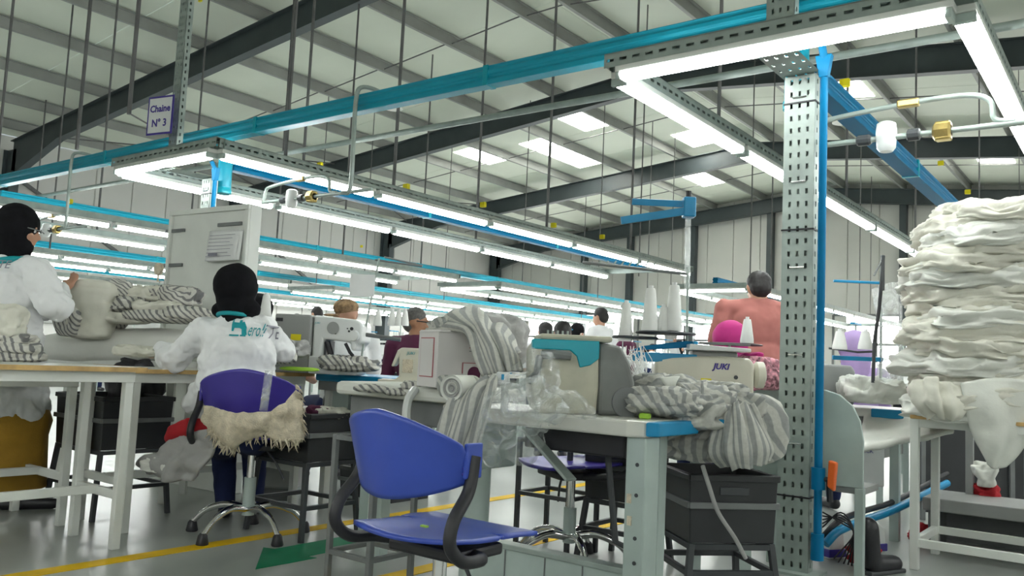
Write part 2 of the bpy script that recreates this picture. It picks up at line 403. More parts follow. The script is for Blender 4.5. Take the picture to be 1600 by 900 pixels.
# roof
ce = thing('ceiling', kind='structure')
def roofz(x): return RZ + .75 - SL*abs(x-RX)
PX = [-22.9, -21.1, -19.2, -17.2, -15.3, -13.35, -11.4, -9.5, -8.5, -6.55, -4.6, -2.65, -.7, 1.25, 3.2, 5.1]
SKY = [(-12.55, -11.6, 17.9, 19.55), (-14.6, -13.7, 19.2, 22.5), (-12.6, -11.8, 24.3, 27.5), (-16.5, -15.6, 18.5, 20.2), (-5.9, -5.0, 17.0, 20.0), (-3.9, -3.0, 24.2, 27.2), (-10.9, -10.1, 21.5, 23)]
def rsheet(x0, x1, y0, y1, m, name, h=.03):
    vs = [(x, y, roofz(x)+dz) for dz in (0, h) for x, y in ((x0, y0), (x1, y0), (x1, y1), (x0, y1))]
    return MB().add(vs, [(0,1,2,3),(7,6,5,4),(0,4,5,1),(1,5,6,2),(2,6,7,3),(3,7,4,0)]).build(name, m, ce, bevel=.006, seg=1)
bx = [XL, -19.2, -15.3, -11.4, RX, -4.6, -.7, 3.2, XR]
y = Y0
while y < Y1-.1:
    for a, b in zip(bx, bx[1:]): rsheet(a+.004, b-.004, y+.006, (y+2.3 if y+2.3 < Y1 else Y1+.45)-.006, M['roof'], 'roof_panel')
    y += 2.3
for a, b, c, d in SKY: rsheet(a, b, c, d, M['sky'], 'skylight', .0).location = (0, 0, -.012)
for x in PX:
    h = .22; z = roofz(x)-.235
    # Z-section purlin: web plus two flanges
    mb = MB(); mb.box((x-.008, Y0, z), (x+.008, Y1, z+h)).box((x-.07, Y0, z), (x, Y1, z+.012)).box((x, Y0, z+h-.012), (x+.07, Y1, z+h))
    mb.build('purlin', M['purlin'], ce)
RY = [-4.4, 2.5, 9.4, 16.3, 23.2, 30.1]
for y in RY:
    if y < 5: continue
    mb = MB()
    for sgn, xe in ((-1, XL+.35), (1, XR-.35)):
        pts = [(RX, under(RX)), (xe - sgn*2.6, under(xe-sgn*2.6)), (xe, under(xe)-.5)]
        top = [(xe, under(xe)+.5), (RX, under(RX)+.5)]
        mb.prism(pts+top, y-.012, y+.012)
        for (a, b) in list(zip(pts, pts[1:])):
            mb.bar((a[0], y, a[1]), (b[0], y, b[1]), .2, .02)
        mb.bar((top[0][0], y, top[0][1]), (top[1][0], y, top[1][1]), .2, .02)
    mb.build('rafter', M['steel'], ce)
    for xe, s in ((XL+.3, 1), (XR-.3, -1)):
        mb = MB(); mb.box((xe-.25, y-.012, 0), (xe+.25, y+.012, under(xe)+.3)).box((xe-.26, y-.12, 0), (xe-.24, y+.12, under(xe)+.3)).box((xe+.24, y-.12, 0), (xe+.26, y+.12, under(xe)-.3))
        mb.build('column', M['steel'], ce)
for y in (5.6, 12.5, 19.6, 26.6):          # sag rods between the purlins
    for a, b in zip(PX, PX[1:]):
        if b > 0: continue
        MB().tube([(a, y+.05, roofz(a)-.18), (b, y-.05, roofz(b)-.2)], .014, 6).build('sag_rod', M['rod'], ce)
for y, ya in ((16.3, 23.2), (9.4, 16.3)):
    MB().tube([(-22.9, y, roofz(-22.9)-.28), (-19.2, ya, roofz(-19.2)-.28)], .02, 6).build('brace_rod', M['rod'], ce)
    MB().tube([(-19.2, y, roofz(-19.2)-.28), (-22.9, ya, roofz(-22.9)-.28)], .02, 6).build('brace_rod', M['rod'], ce)
    MB().bar((XL+.2, y, 5.3), (XL+.2, y+3.4, 3.4), .09).build('wall_brace', M['rod'], ce)
for x, y in ((-14.6, 14.1), (-20, 12), (-6, 21)):
    tag(MB().lathe([(.02, .06), (.20, .05), (.24, .0), (.24, -.02)], (x, y, roofz(x)-.32), 20).build('high_bay_lamp', M['white'], None, 'auto'), 'pale round disc lamp under the roof sheets ' + {-14.6: 'just above the long blue duct', -20: 'near the left wall', -6: 'right of the ridge'}[x], 'lamp')

# ================================================================== LIGHT FRAMES, DUCTS, POSTS
LINES = [(-2.24, -.6), (-7.34, -5.84), (-12.3, -10.7), (-17.4, -15.8), (-22.4, -20.9)]
LN = ['right foreground light frame', 'light frame by the sign', 'third light frame from right', 'fourth light frame from right', 'farthest left light frame']
SEG = [[(3.76, 12.3)], [(3.76, 12.3), (14.8, 26.5)], [(3.76, 12.3), (13.6, 27)], [(3.76, 12.3), (13.6, 27)], [(3.76, 12.3), (13.6, 27)]]
ZL = 2.45
def channel(mb, a, b, slots=False):
    """perforated steel channel, open below"""
    a = Vector(a); b = Vector(b); d = (b-a); L = d.length; d.normalize(); n = Vector((d.y, -d.x, 0))
    W, H = .075, .075
    if slots:
        nu = int(L/.075)
        for s in (-1, 1): mb.perf(a + n*s*W/2 + Vector((0, 0, .0)), d, (0, 0, 1), n*s, nu, 1, L/nu, H, .042, .016, .004)
        mb.bar(a+Vector((0, 0, H)), b+Vector((0, 0, H)), W, .006)
    else:
        for s in (-1, 1): mb.bar(a + n*s*W/2 + Vector((0, 0, H/2)), b + n*s*W/2 + Vector((0, 0, H/2)), .005, H)
        mb.bar(a+Vector((0, 0, H)), b+Vector((0, 0, H)), W, .006)
    return mb
proto = {}
def batten(L, double):
    k = (round(L, 2), double)
    if k in proto: return copy_tree(proto[k])
    t = thing('batten_light')
    MB().box((-L/2, -.045, .0), (L/2, .045, .035)).build('housing', M['white'], t, bevel=.006)
    for yy in ((-.028, .028) if double else (0,)):
        r = .020 if double else .030
        MB().tube([(-L/2+.03, yy, -r*.7), (L/2-.03, yy, -r*.7)], r, 10).build('tube', M['tube'], t, True)
    for sx in (-1, 1): MB().box((sx*(L/2-.02)-.014, -.045, -.04), (sx*(L/2-.02)+.014, .045, .0)).build('end_cap', M['greenwhite'], t, bevel=.004)
    proto[k] = t; return t
for li, (xa, xb) in enumerate(LINES):
    for si, (ya, yb) in enumerate(SEG[li]):
        near = (li < 2 and si == 0)
        fr = thing('light_frame', 'galvanised perforated channel frame of the ' + LN[li] + (', far section' if si else ''), 'frame')
        channel(MB(), (xa-.05, ya, ZL+.038), (xb+.05, ya, ZL+.038), near).build('front_channel', M['galv'], fr)
        channel(MB(), (xa-.05, yb, ZL+.038), (xb+.05, yb, ZL+.038)).build('rear_channel', M['galv'], fr)
        for x in (xa, xb): channel(MB(), (x, ya, ZL+.038), (x, yb, ZL+.038), near).build('side_channel', M['galv'], fr)
        nb = round((yb-ya)/1.7); L = (yb-ya)/nb
        for side, x in (('left', xa), ('right', xb)):
            for k in range(nb):
                b = batten(L-.05, li == 0); b.location = (x, ya+L*(k+.5), ZL); b.rotation_euler = (0, 0, pi/2)
                far = 'far section, ' if si else ''
                tag(b, '%s tube light, %s side of the %s' % (ORD[k], side, LN[li]) + (', far section' if si else ''), 'light', 'tube lights on the ' + LN[li])
        if near or li < 3:
            b = batten(xb-xa-.05, li == 0); b.location = ((xa+xb)/2, ya-.01, ZL)
            tag(b, 'tube light across the %s end of the %s' % ('far section near' if si else 'near', LN[li]), 'light', 'tube lights on the ' + LN[li])

def duct(a, b, h, w, name, label, parts_every=2.4):
    a = Vector(a); b = Vector(b); d = b-a; L = d.length; dn = d.normalized()
    t = thing(name, label, 'duct', a, atan2(dn.y, dn.x))
    prof = [(-w/2, -h/2), (w/2, -h/2), (w/2, -h*.22), (w*.38, -h*.16), (w*.38, -h*.02), (w/2, .04*h), (w/2, h*.25), (w*.40, h*.31), (w*.40, h*.42), (w*.46, h/2),
            (-w*.46, h/2), (-w*.40, h*.42), (-w*.40, h*.31), (-w/2, h*.25), (-w/2, .04*h), (-w*.38, -h*.02), (-w*.38, -h*.16), (-w/2, -h*.22)]
    n = max(1, round(L/parts_every))
    for i in range(n):
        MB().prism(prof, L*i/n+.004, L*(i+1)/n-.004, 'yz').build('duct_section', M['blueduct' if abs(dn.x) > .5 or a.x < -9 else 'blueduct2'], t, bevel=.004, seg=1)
    for i in range(1, n): MB().box((L*i/n-.02, -w/2-.004, -h/2-.004), (L*i/n+.02, w/2+.004, h/2+.004)).build('joint_collar', M['teal'], t, bevel=.003)
    return t
ZD = 2.72
duct((-20, 4.05, ZD), (-.96, 4.05, ZD), .125, .09, 'cable_duct', 'long blue cable duct crossing above the near ends of the light frames')
duct((-1.42, 4.45, 2.5), (-1.42, 9.0, 2.5), .12, .11, 'cable_duct', 'blue cable duct running back inside the right foreground light frame')
duct((-6.6, 4.4, 2.58), (-6.6, 12.2, 2.58), .12, .11, 'cable_duct', 'blue cable duct running back inside the light frame beside the sign')
duct((-6.5, 14.8, 2.62), (-6.5, 26, 2.62), .12, .11, 'cable_duct', 'blue cable duct of the far section behind the pole with cross arms')
duct((-11.45, 4.4, 2.7), (-11.45, 27, 2.7), .12, .11, 'cable_duct', 'long blue cable duct over the third line of lights')
duct((-16.5, 4.4, 2.7), (-16.5, 27, 2.7), .12, .11, 'cable_duct', 'long blue cable duct over the fourth line of lights')
duct((-21.6, 4.4, 2.75), (-21.6, 27, 2.75), .12, .11, 'cable_duct', 'thin far blue cable duct by the left wall')
for x, z0, lb in ((-1.47, 2.30, 'blue vertical duct stub hanging beside the perforated post'), (-6.55, 2.28, 'blue vertical duct stub above the silver air valve'), (-11.45, 2.3, 'small blue duct stub above the standing worker in white')):
    t = thing('duct_stub', lb, 'duct', (x, 4.32, z0))
    MB().tube([(0, 0, .03), (0, 0, .52)], .062, 18).build('sleeve', M['blueduct'], t, 'auto')
    MB().lathe([(.05, 0), (.068, .008), (.068, .05), (.062, .06)], (0, 0, 0), 18).build('end_collar', M['teal'], t, 'auto')
    MB().box((-.05, -.28, .36), (.05, 0, .46)).build('elbow', M['blueduct'], t, bevel=.02)

def perf_post(mb, x, y, z0, z1, W, Dp, cv=.06):
    nv = int((z1-z0)/cv); cv = (z1-z0)/nv; cw = W*.27
    m = W*.095
    mb.perf((x-W/2+m, y-Dp/2, z0), (1, 0, 0), (0, 0, 1), (0, -1, 0), 3, nv, cw, cv, cw*.30, cv*.42, .004)
    for a, b in ((x-W/2, x-W/2+m), (x+W/2-m, x+W/2)): mb.box((a, y-Dp/2, z0), (b, y-Dp/2+.004, z1))
    for s in (-1, 1): mb.perf((x+s*W/2, y-Dp/2, z0), (0, 1, 0), (0, 0, 1), (s, 0, 0), 1, nv, Dp, cv, Dp*.22, cv*.42, .004)
    mb.box((x-W/2+.004, y+Dp/2-.004, z0), (x+W/2-.004, y+Dp/2, z1))
    return mb
def post(x, yl, yu, W, label, upper_lab):
    t = thing('perforated_post', label, 'post', (x, yl, 0))
    perf_post(MB(), 0, 0, .012, 2.39, W, .07).build('upright', M['galv'], t)
    MB().box((-W/2-.05, -.09, 0), (W/2+.05, .09, .012)).build('base_plate', M['galv'], t)
    MB().perf((-W/2-.02, yu-yl-.03, 2.396), (1, 0, 0), (0, .97, .0), (0, 0, -1), 4, 4, (W+.04)/4, (yl-yu+.07)/4, .012, .03, .004).build('top_bracket', M['galv'], t)
    for z in (.35, 1.62, 2.25): MB().box((-W/2-.004, -.039, z), (W/2+.004, .039, z+.008)).build('cable_tie', M['black'], t)
    for k in range(5):
        z = .6+.42*k; MB().tube([(-.035, -.037, z), (.035, -.037, z)], .004, 6).build('rivet_bar', M['chrome'], t)
    u = thing('hanging_upright', upper_lab, 'post', (x-.02, yu, ZL+.1))
    perf_post(MB(), 0, .08, 0, roofz(x)-ZL-.1, W*.9, .06).build('upright', M['galv'], u)
    MB().box((-W*.6, .02, -.01), (W*.6, .13, .0)).build('foot_plate', M['galv'], u)
post(-1.36, 4.08, 3.76, .15, 'pale green perforated steel post standing in the right foreground', 'perforated upright rising from the right foreground light frame to the roof')
post(-6.55, 4.18, 3.76, .13, 'perforated steel post behind the white panel with paper sheets', 'perforated upright carrying the small Chaine sign')
for li in (2, 3):
    xm = sum(LINES[li])/2
    post(xm, 4.08, 3.76, .13, 'perforated post under the %s' % LN[li], 'perforated upright above the %s' % LN[li])
# blue air pipes fixed to the posts
for (x, y, lb) in ((-1.245, 4.05, 'blue vertical air pipe clamped along the right foreground post'), (-6.43, 4.15, 'blue vertical air pipe beside the post behind the white panel')):
    t = thing('air_pipe', lb, 'pipe', (x, y, 0))
    MB().tube([(0, 0, .16), (0, 0, 2.45), (-.0, -.05, 2.52)], .019, 12).build('pipe', M['bluepipe'], t, 'auto')
    MB().tube([(0, 0, .08), (0, 0, .20)], .03, 12).build('drain_cap', M['bluepipe'], t, 'auto')
    MB().tube([(0, 0, .40), (0, 0, .50)], .032, 12).build('tee', M['bluepipe'], t, 'auto')
    MB().prism([(-.04, 2.47), (.04, 2.47), (.02, 2.36), (-.02, 2.36)], -.02, .02).build('gusset', M['bluepipe'], t, bevel=.004)
    if x > -3:
        MB().tube([(.0, 0, .45), (.06, -.0, .45)], .012, 8).build('valve_stem', M['dark'], t)
        MB().prism([(.045, .42), (.075, .40), (.085, .53), (.05, .54)], -.02, .02).build('valve_lever', M['orange'], t, bevel=.006, label='orange valve lever')
        MB().tube([(.05, 0, .45), (.055, 0, .35)], .015, 8).build('hose_tail', M['black'], t)
# compressed-air preparation sets under the frames
def airset(x, y, z, s, label):
    t = thing('air_valve_set', label, 'valve', (x, y, z))
    MB().tube(bez([(-.42*s, 0, -.02), (-.40*s, 0, .07), (-.33*s, 0, .1), (.05, 0, .13), (.30*s, 0, .13), (.40*s, 0, .09), (.42*s, 0, 0), (.50*s, 0, -.02)], 5), .013, 10).build('upper_pipe', M['galv'], t, 'auto')
    MB().tube([(-.44*s, 0, -.03), (.9*s, 0, -.03)], .014, 10).build('lower_pipe', M['galv'], t, 'auto')
    MB().lathe([(.03, -.09), (.045, -.07), (.05, .0), (.045, .05), (.03, .06)], (-.05, 0, -.01), 14).build('filter_bowl', M['machwhite'], t, 'auto')
    MB().lathe([(.03, -.04), (.045, -.03), (.045, .03), (.03, .04)], (.20*s, 0, -.03), 8, 'x').build('brass_union', M['brass'], t, label='brass union nut')
    MB().box((.17*s, -.03, -.075), (.24*s, .03, .015)).build('valve_body', M['brass'], t, bevel=.008)
    MB().lathe([(.02, -.03), (.028, -.02), (.028, .03), (.02, .04)], (-.16, 0, -.03), 10, 'x').build('dark_union', M['dark'], t)
    MB().lathe([(.02, -.025), (.03, -.02), (.03, .03), (.02, .035)], (.07, 0, -.03), 10, 'x').build('dark_union', M['dark'], t)
    MB().box((.0, -.02, .11), (.10*s, .02, .15)).build('ball_valve', M['brass'], t, bevel=.008)
    return t
a = V(1395, 205, Y=4.35); airset(a.x+.02, 4.35, a.z, 1.0, 'air filter and brass valve on silver pipes beside the perforated post')
a = V(462, 305, Y=4.35); airset(a.x, 4.35, a.z, 1.0, 'air filter and silver pipes hanging below the frame beside the sign')
a = V(76, 356, Y=4.35); airset(a.x, 4.35, a.z, 1.0, 'air filter in front of the standing worker, far left')
# bracket pipe hooking over the blue duct
for px_, lb in ((455, 'thin grey pipe bent over the long blue duct at the centre'), (75, 'thin grey pipe bent over the long blue duct at far left')):
    a = V(px_+92 if px_ > 100 else 102, 300 if px_ > 100 else 355, Y=3.95); tp = 2.81
    MBp = MB().tube(bez([(a.x-.08, 3.95, a.z-.0), (a.x, 3.95, a.z+.03), (a.x, 3.95, (a.z+tp)/2), (a.x, 3.95, tp-.1), (a.x+.02, 3.97, tp), (a.x+.05, 4.1, tp+.01), (a.x+.05, 4.2, tp-.03)], 5), .016, 8)
    tag(MBp.build('bent_pipe', M['galv'], None, 'auto'), lb, 'pipe')
p = V(800, 177, Y=4.9)
tag(MB().tube([(-19, 4.9, p.z), (-4, 4.9, p.z), (-.0, 4.9, p.z), (3, 4.9, p.z)], .024, 10).build('air_main_pipe', M['galv'], None, 'auto'), 'long grey main air pipe crossing behind the light frames', 'pipe')
# sign
s = V(250, 180, Y=3.70); t = thing('hanging_sign', 'small white sign reading Chaine N° 3 with a violet border on the perforated upright', 'sign', s, radians(12))
MB().box((-.145, 0, -.165), (.145, .006, .165)).build('sign_board', M['ink'], t)
MB().box((-.128, -.003, -.148), (.128, 0, .148)).build('sign_face', M['paper'], t)
text('Chaine', .082, M['ink'], t, (0, -.004, .03), (pi/2, 0, 0), bold=.0025); text('N° 3', .088, M['ink'], t, (0, -.004, -.095), (pi/2, 0, 0), bold=.0025)
# hanging rods
RODS = [(12, 90, -10.7), (123, 200, -7.34), (197, 230, -5.84), (92, 240, -15.8), (167, 190, -12.3), (447, 230, -5.84), (475, 240, -7.34), (507, 250, -15.8),
          (615, 290, -5.84), (747, 300, -7.34), (857, 290, -5.84), (664, 300, -12.3), (988, 300, -5.9), (940, 300, -10.7), (1003, 280, -7.34), (1018, 250, -10.7),
          (915, 330, -15.8), (820, 350, -12.3), (700, 350, -15.8), (540, 330, -10.7), (575, 340, -15.8), (435, 340, -12.3), (1120, 300, -2.24), (1176, 250, -6.0),
          (1205, 400, -5.84), (1323, 250, -2.24), (1345, 260, -5.84), (1362, 260, -7.34), (1488, 200, -.62), (1530, 200, -1.3), (1592, 200, -1.9), (1430, 400, -2.24), (1050, 380, -10.7), (640, 420, -20.9), (303, 290, -12.3), (60, 280, -20.9)]
for X in sorted(set(a[2] for a in RODS)):
    side = {-10.7: 'third light line', -7.34: 'left side of the light frame by the sign', -5.84: 'right side of the light frame by the sign', -15.8: 'fourth light line', -12.3: 'third light line, outer side', -5.9: 'centre duct by the pole with cross arms', -2.24: 'left side of the right foreground lights', -20.9: 'farthest light line'}.get(X, 'lights %s' % {-.62: 'at the right edge', -1.3: 'in the top right corner', -1.9: 'at the far right corner', -6.0: 'behind the perforated post'}.get(X, 'far'))
    for k, (px_, py_, _) in enumerate(sorted(a for a in RODS if a[2] == X)):
        p = V(px_, py_, X=X)
        r = .017 if X < -3 and p.y < 13 else (.012 if X < -2 else .007)
        tag(MB().tube([(p.x, p.y, ZL+.115), (p.x, p.y, roofz(p.x)-.02)], r, 6).build('hanging_rod', M['rod'], None, 'auto'),
            'dark hanging rod, %s from left, %s' % ((['first']+ORD[1:])[k], side), 'rod', 'hanging rods')
for k, (px_, py_, X) in enumerate(sorted((((313, 0, -12), (755, 320, -5.84), (812, 350, -7.3), (941, 370, -5.9), (1320, 130, -1.7), (1470, 255, -2.1), (1512, 300, -1.9), (1550, 340, -2.1), (635, 292, -5.84), (500, 258, -7.34), (110, 315, -10.7), (865, 352, -5.84), (565, 385, -15.8))))):
    p = V(px_, py_, X=X)
    t = tag(MB().box((-.035, -.02, -.03), (.035, .02, .03)).build('cable_clip', M['yellowp'], None, bevel=.008), 'small yellow cable clip among the hanging rods, %s from left' % (['first']+ORD[1:])[k], 'clip', 'yellow cable clips'); t.location = p
# the same light lines go on behind and to the right of the camera
for x in (-7.34, -5.84, -2.24, -.6, 2.9, 4.5):
    ys = ((-3.6, 8.6),) if x < 2 else ((-3.6, 8.6), (8.0, 8.6))
    for yi, (yc, L) in enumerate(ys):
        b = batten(L, False); b.location = (x, yc-.2 if x < -3 else yc-.6, ZL)
        b.rotation_euler = (0, 0, pi/2); tag(b, 'long tube light beyond the frame, line %s, %s' % ({-7.34: 'far left', -5.84: 'left', -2.24: 'left of camera', -.6: 'above camera', 2.9: 'right of camera', 4.5: 'far right'}[x], 'ahead' if yi else 'behind'), 'light', 'tube lights outside the view')

# ================================================================== FOREGROUND
def loc_in(t, p):
    c, s = cos(-t.rotation_euler[2]), sin(-t.rotation_euler[2]); d = Vector(p) - t.location
    return Vector((d.x*c-d.y*s, d.x*s+d.y*c, d.z))
def J(t, x, y, D): return loc_in(t, V(x, y, D=D))
def hor(x): return 529 + .0468*x
def gz(x, y, D): return V(x, y, D=D).z

def chair(label, loc, rz, h, m, wk=1.0, backtilt=.06):
    t = thing('swivel_chair', label, 'chair', loc, rz, 'swivel work chairs')
    n = 11
    # seat pan: dished, waterfall front, raised rear edge
    rows = []
    for j in range(9):
        v = j/8; y = -.20+.42*v; row = []
        for i in range(9):
            u = i/8*2-1; wd = wk*.195*(1-.10*(1-v)**2)
            z = h + .008*u*u + .012*max(0, .3-v)/.3 - .008*max(0, v-.75)/.25
            row.append((u*wd, y - .03*u*u*(1 if v > .5 else -1), z))
        rows.append(row)
    sheet('seat', rows, m, t, 2, thick=.012)
    rows = []
    for j in range(9):
        v = j/8; row = []
        for i in range(15):
            a = (i/14*2-1); th = a*1.25; x = wk*.195*sin(th)/sin(1.25); y = -.255 + .20*(1-cos(th))
            zb = h+.115 + .060*abs(a)**1.6; zt = h+.345 - .080*abs(a)**1.5
            z = zb+(zt-zb)*v
            row.append((x, y - backtilt*(v-.3) + .02*v*v*(1-abs(a)), z))
        rows.append(row)
    bk = sheet('backrest', rows, m, t, 2, thick=.011)
    for s in (-1, 1):
        p = [(s*.200, -.115, h+.235), (s*.203, -.135, h+.15), (s*.208, -.195, h+.08), (s*.210, -.205, h+.02), (s*.208, -.15, h-.025), (s*.195, -.06, h-.035), (s*.12, .0, h-.045)]
        MB().tube(bez([(a_*wk, b_, c_) for a_, b_, c_ in p], 6), .017, 10).build('arm_tube', M['black'], t, 'auto')
        MB().box((s*.197*wk-.006, -.150, h+.178), (s*.197*wk+.006, -.085, h+.268)).build('side_bracket', m, t, bevel=.004)
        mb = MB()
        for k in range(4): mb.tube([(s*.188*wk, -.145, h+.190+k*.015), (s*.200*wk, -.145, h+.190+k*.015)], .004, 6)
        mb.build('vent_studs', M['ink'], bk)
    MB().box((-.13, -.08, h-.06), (.13, .12, h-.025)).build('seat_plate', M['black'], t, bevel=.01)
    MB().tube([(0, 0, h-.06), (0, 0, h-.24)], .02, 14).build('gas_piston', M['chrome'], t, 'auto')
    MB().tube([(0, 0, h-.2), (0, 0, .10)], .03, 16).build('column', M['greenwhite'], t, 'auto')
    MB().tube([(.05, .02, h-.05), (.12, -.0, h-.12), (.17, -.02, h-.2)], .006, 6).build('height_lever', M['dark'], t, 'auto')
    for k in range(5):
        a = 2*pi*k/5 + .45; c, s = cos(a), sin(a)
        MB().tube(bez([(c*.02, s*.02, .13), (c*.12, s*.12, .145), (c*.22, s*.22, .11), (c*.29, s*.29, .045)], 5), [.02]*5+[.017]*5+[.013]*6, 10).build('base_leg', M['chrome'], t, 'auto')
        MB().lathe([(.027, 0), (.03, .006), (.022, .045), (.014, .055)], (c*.29, s*.29, 0), 12).build('foot', M['black'], t, 'auto')
    return t

# ---- blue chair in front
p = V(690, 830, Z=.44)
bc = chair('blue plastic swivel chair with black loop arms, empty in the foreground', (p.x, p.y, 0), radians(0), .44, M['chairblue'])
lm_ = MB().box((-.012, -.006, .462), (.012, .006, .468)).build('lime_clip', M['neon'], None, bevel=.002)
lm_.location = (p.x-.02, p.y-.05, -.008); tag(lm_, 'tiny lime clip lying on the blue chair seat', 'clip')

def stand(name, label, loc, w, d, h, m=None, mid=.15, leg=.024, rz=0, cat='stand', splay=0, top=True):
    m = m or M['dark']; t = thing(name, label, cat, loc, rz)
    L = {}
    for sx in (-1, 1):
        for sy in (-1, 1):
            b = (sx*(w/2+splay), sy*(d/2+splay), 0); tp = (sx*w/2, sy*d/2, h); L[sx, sy] = (Vector(b), Vector(tp))
            MB().bar(b, tp, leg).build('leg', m, t, bevel=.002, seg=1)
    def at(k, z): a, b = L[k]; return a.lerp(b, z/h)
    for z, nm in ((h-leg/2, 'top_rail'), (mid, 'lower_rail')):
        if nm == 'top_rail' and not top: continue
        for a, b in (((-1, -1), (1, -1)), ((1, -1), (1, 1)), ((1, 1), (-1, 1)), ((-1, 1), (-1, -1))):
            MB().bar(at(a, z), at(b, z), leg*.9).build(nm, m, t, bevel=.002, seg=1)
    return t
def crate(label, loc, w, d, h, rz=0, group='black plastic crates', sticker=None):
    t = thing('plastic_crate', label, 'crate', loc, rz, group)
    T = .012; mb = MB(); o, i = [(-w/2, -d/2), (w/2, -d/2), (w/2, d/2), (-w/2, d/2)], [(-w/2+T, -d/2+T), (w/2-T, -d/2+T), (w/2-T, d/2-T), (-w/2+T, d/2-T)]
    k = .95
    vs = [(x*k, y*k, 0) for x, y in o] + [(x, y, h) for x, y in o] + [(x, y, h) for x, y in i] + [(x*k, y*k, T) for x, y in i]
    mb.add(vs, [(0,3,2,1), (12,13,14,15)] + [(a, (a+1) % 4, (a+1) % 4+4, a+4) for a in range(4)] + [(a+4, (a+1) % 4+4, (a+1) % 4+8, a+8) for a in range(4)] + [(a+8, (a+1) % 4+8, (a+1) % 4+12, a+12) for a in range(4)])
    mb.build('tub', M['crate'], t, bevel=.004)
    for z, nm in ((h-.014, 'rim'), (h*.55, 'rib')):
        m2 = MB(); e = .008
        for a in range(4):
            p0 = o[a]; p1 = o[(a+1) % 4]; m2.bar((p0[0]*1.01, p0[1]*1.01, z), (p1[0]*1.01, p1[1]*1.01, z), .014, .024)
        m2.build(nm, M['crate'] if nm == 'rim' else M['grey'], t, bevel=.003)
    for s in (-1, 1): MB().box((-.06, s*(d/2)-.006, h*.70), (.06, s*(d/2)+.006, h*.82)).build('handle_slot', M['dark'], t, bevel=.004)
    if sticker:
        MB().box((w*.0, -d/2-.006, h*.66), (w*.34, -d/2-.003, h*.84)).build('sticker', M['paper'], t)
    return t
def crate_on_stand(px_, D, zc, w, d, h, lab, slab, rz=0, sh=None, sticker=None):
    p = V(px_, hor(px_), D=D); p.z = 0
    st = stand('crate_stand', slab, p, w*.9, d*.9, zc-.002, rz=rz, splay=.03, mid=.16)
    c = crate(lab, (p.x, p.y, zc), w, d, h, rz, sticker=sticker)
    # side bars holding the crate
    return p
cB = crate_on_stand(490, 4.45, .38, .42, .34, .24, 'black crate with scraps and a white sticker beside the draped chair', 'dark steel crate stand behind the blue chair backrest', sticker=True)
cA = crate_on_stand(188, 4.75, .36, .52, .40, .28, 'black crate under the table behind the white table leg', 'dark stand under the crate at the left tables')
cD = crate_on_stand(1122, 3.45, .27, .36, .36, .26, 'black crate overflowing with striped cloth beside the perforated post', 'dark steel stand under the crate by the perforated post', rz=YAW+.17)
p = V(600, 775, Z=0); crate('low dark box on the floor behind the blue chair', (p.x, p.y, 0), .5, .36, .19)
p = V(597, hor(597), D=3.45); stand('stool_frame', 'slim dark square stool frame behind the blue chair', (p.x, p.y, 0), .23, .23, .60, M['grey'], mid=.14, leg=.022, cat='stool')
# scraps in crate B
for k, (c, m) in enumerate(((M['card'], .16), (M['maroon'], .12), (M['cloth'], .13))):
    q = cB; lump('fabric_scrap', m*1.4, m, .07, c, 40+k, None, 36, 16, .3, rum=.03, wf=16, loc=(q.x-.10+.11*k, q.y-.05+.05*k, .575))['label'] = ['pale fabric scrap', 'dark red fabric scrap', 'ecru fabric scrap'][k] + ' heaped in the crate behind the blue chair'
for o in bpy.data.objects:
    if o.name.startswith('fabric_scrap'): o['category'] = 'cloth'; o['group'] = 'scraps in the crate'

# ---- left tables
def work_table(label, x0, x1, y0, y1, z, leg=.038, edge=True, rail=True, ends=(0, 1), mtop=None, sh=.05):
    t = thing('work_table', label, 'table', ((x0+x1)/2, (y0+y1)/2, 0), 0)
    hx, hy = (x1-x0)/2, (y1-y0)/2
    MB().box((-hx, -hy, z-.018), (hx, hy, z)).build('tabletop', mtop or M['tabletop'], t, bevel=.003)
    if edge:
        MB().box((hx+.0005, -hy, z-.02), (hx+.008, hy, z+.001)).build('wood_edging', M['wood'], t)
        MB().box((-hx, -hy-.008, z-.02), (hx+.008, -hy-.0005, z+.001)).build('wood_edging', M['wood'], t)
        MB().box((-hx, hy+.0005, z-.02), (hx+.008, hy+.008, z+.001)).build('wood_edging', M['wood'], t)
    for sx in (-1, 1): MB().box((sx*(hx-.04)-.015, -hy+.03, z-.018-sh), (sx*(hx-.04)+.015, hy-.03, z-.018)).build('apron', M['white'], t, bevel=.002)
    for sy in (-1, 1): MB().box((-hx+.055, sy*(hy-.045)-.012, z-.018-sh), (hx-.055, sy*(hy-.045)+.012, z-.018)).build('end_apron', M['white'], t, bevel=.002)
    for sy in (-1, 1):
        for sx in (-1, 1): MB().box((sx*(hx-.05)-leg/2, sy*(hy-.05)-leg/2, 0), (sx*(hx-.05)+leg/2, sy*(hy-.05)+leg/2, z-.018)).build('leg', M['white'], t, bevel=.003)
        MB().box((-hx+.05, sy*(hy-.05)-leg*.35, .22), (hx-.05, sy*(hy-.05)+leg*.35, .26)).build('end_stretcher', M['white'], t, bevel=.003)
    if rail: MB().box((-leg*.35, -hy+.05, .225), (leg*.35, hy-.05, .265)).build('long_stretcher', M['white'], t, bevel=.003)
    return t
work_table('near white work table with tan edge at the left border', -4.17, -3.69, .55, 2.10, .815)
work_table('lower white table with tan edge behind the near left table', -4.95, -4.33, .75, 2.16, .76)
work_table('white work table with tan edge in front of the seated woman', -4.52, -3.98, 2.2, 3.32, .80, rail=True)
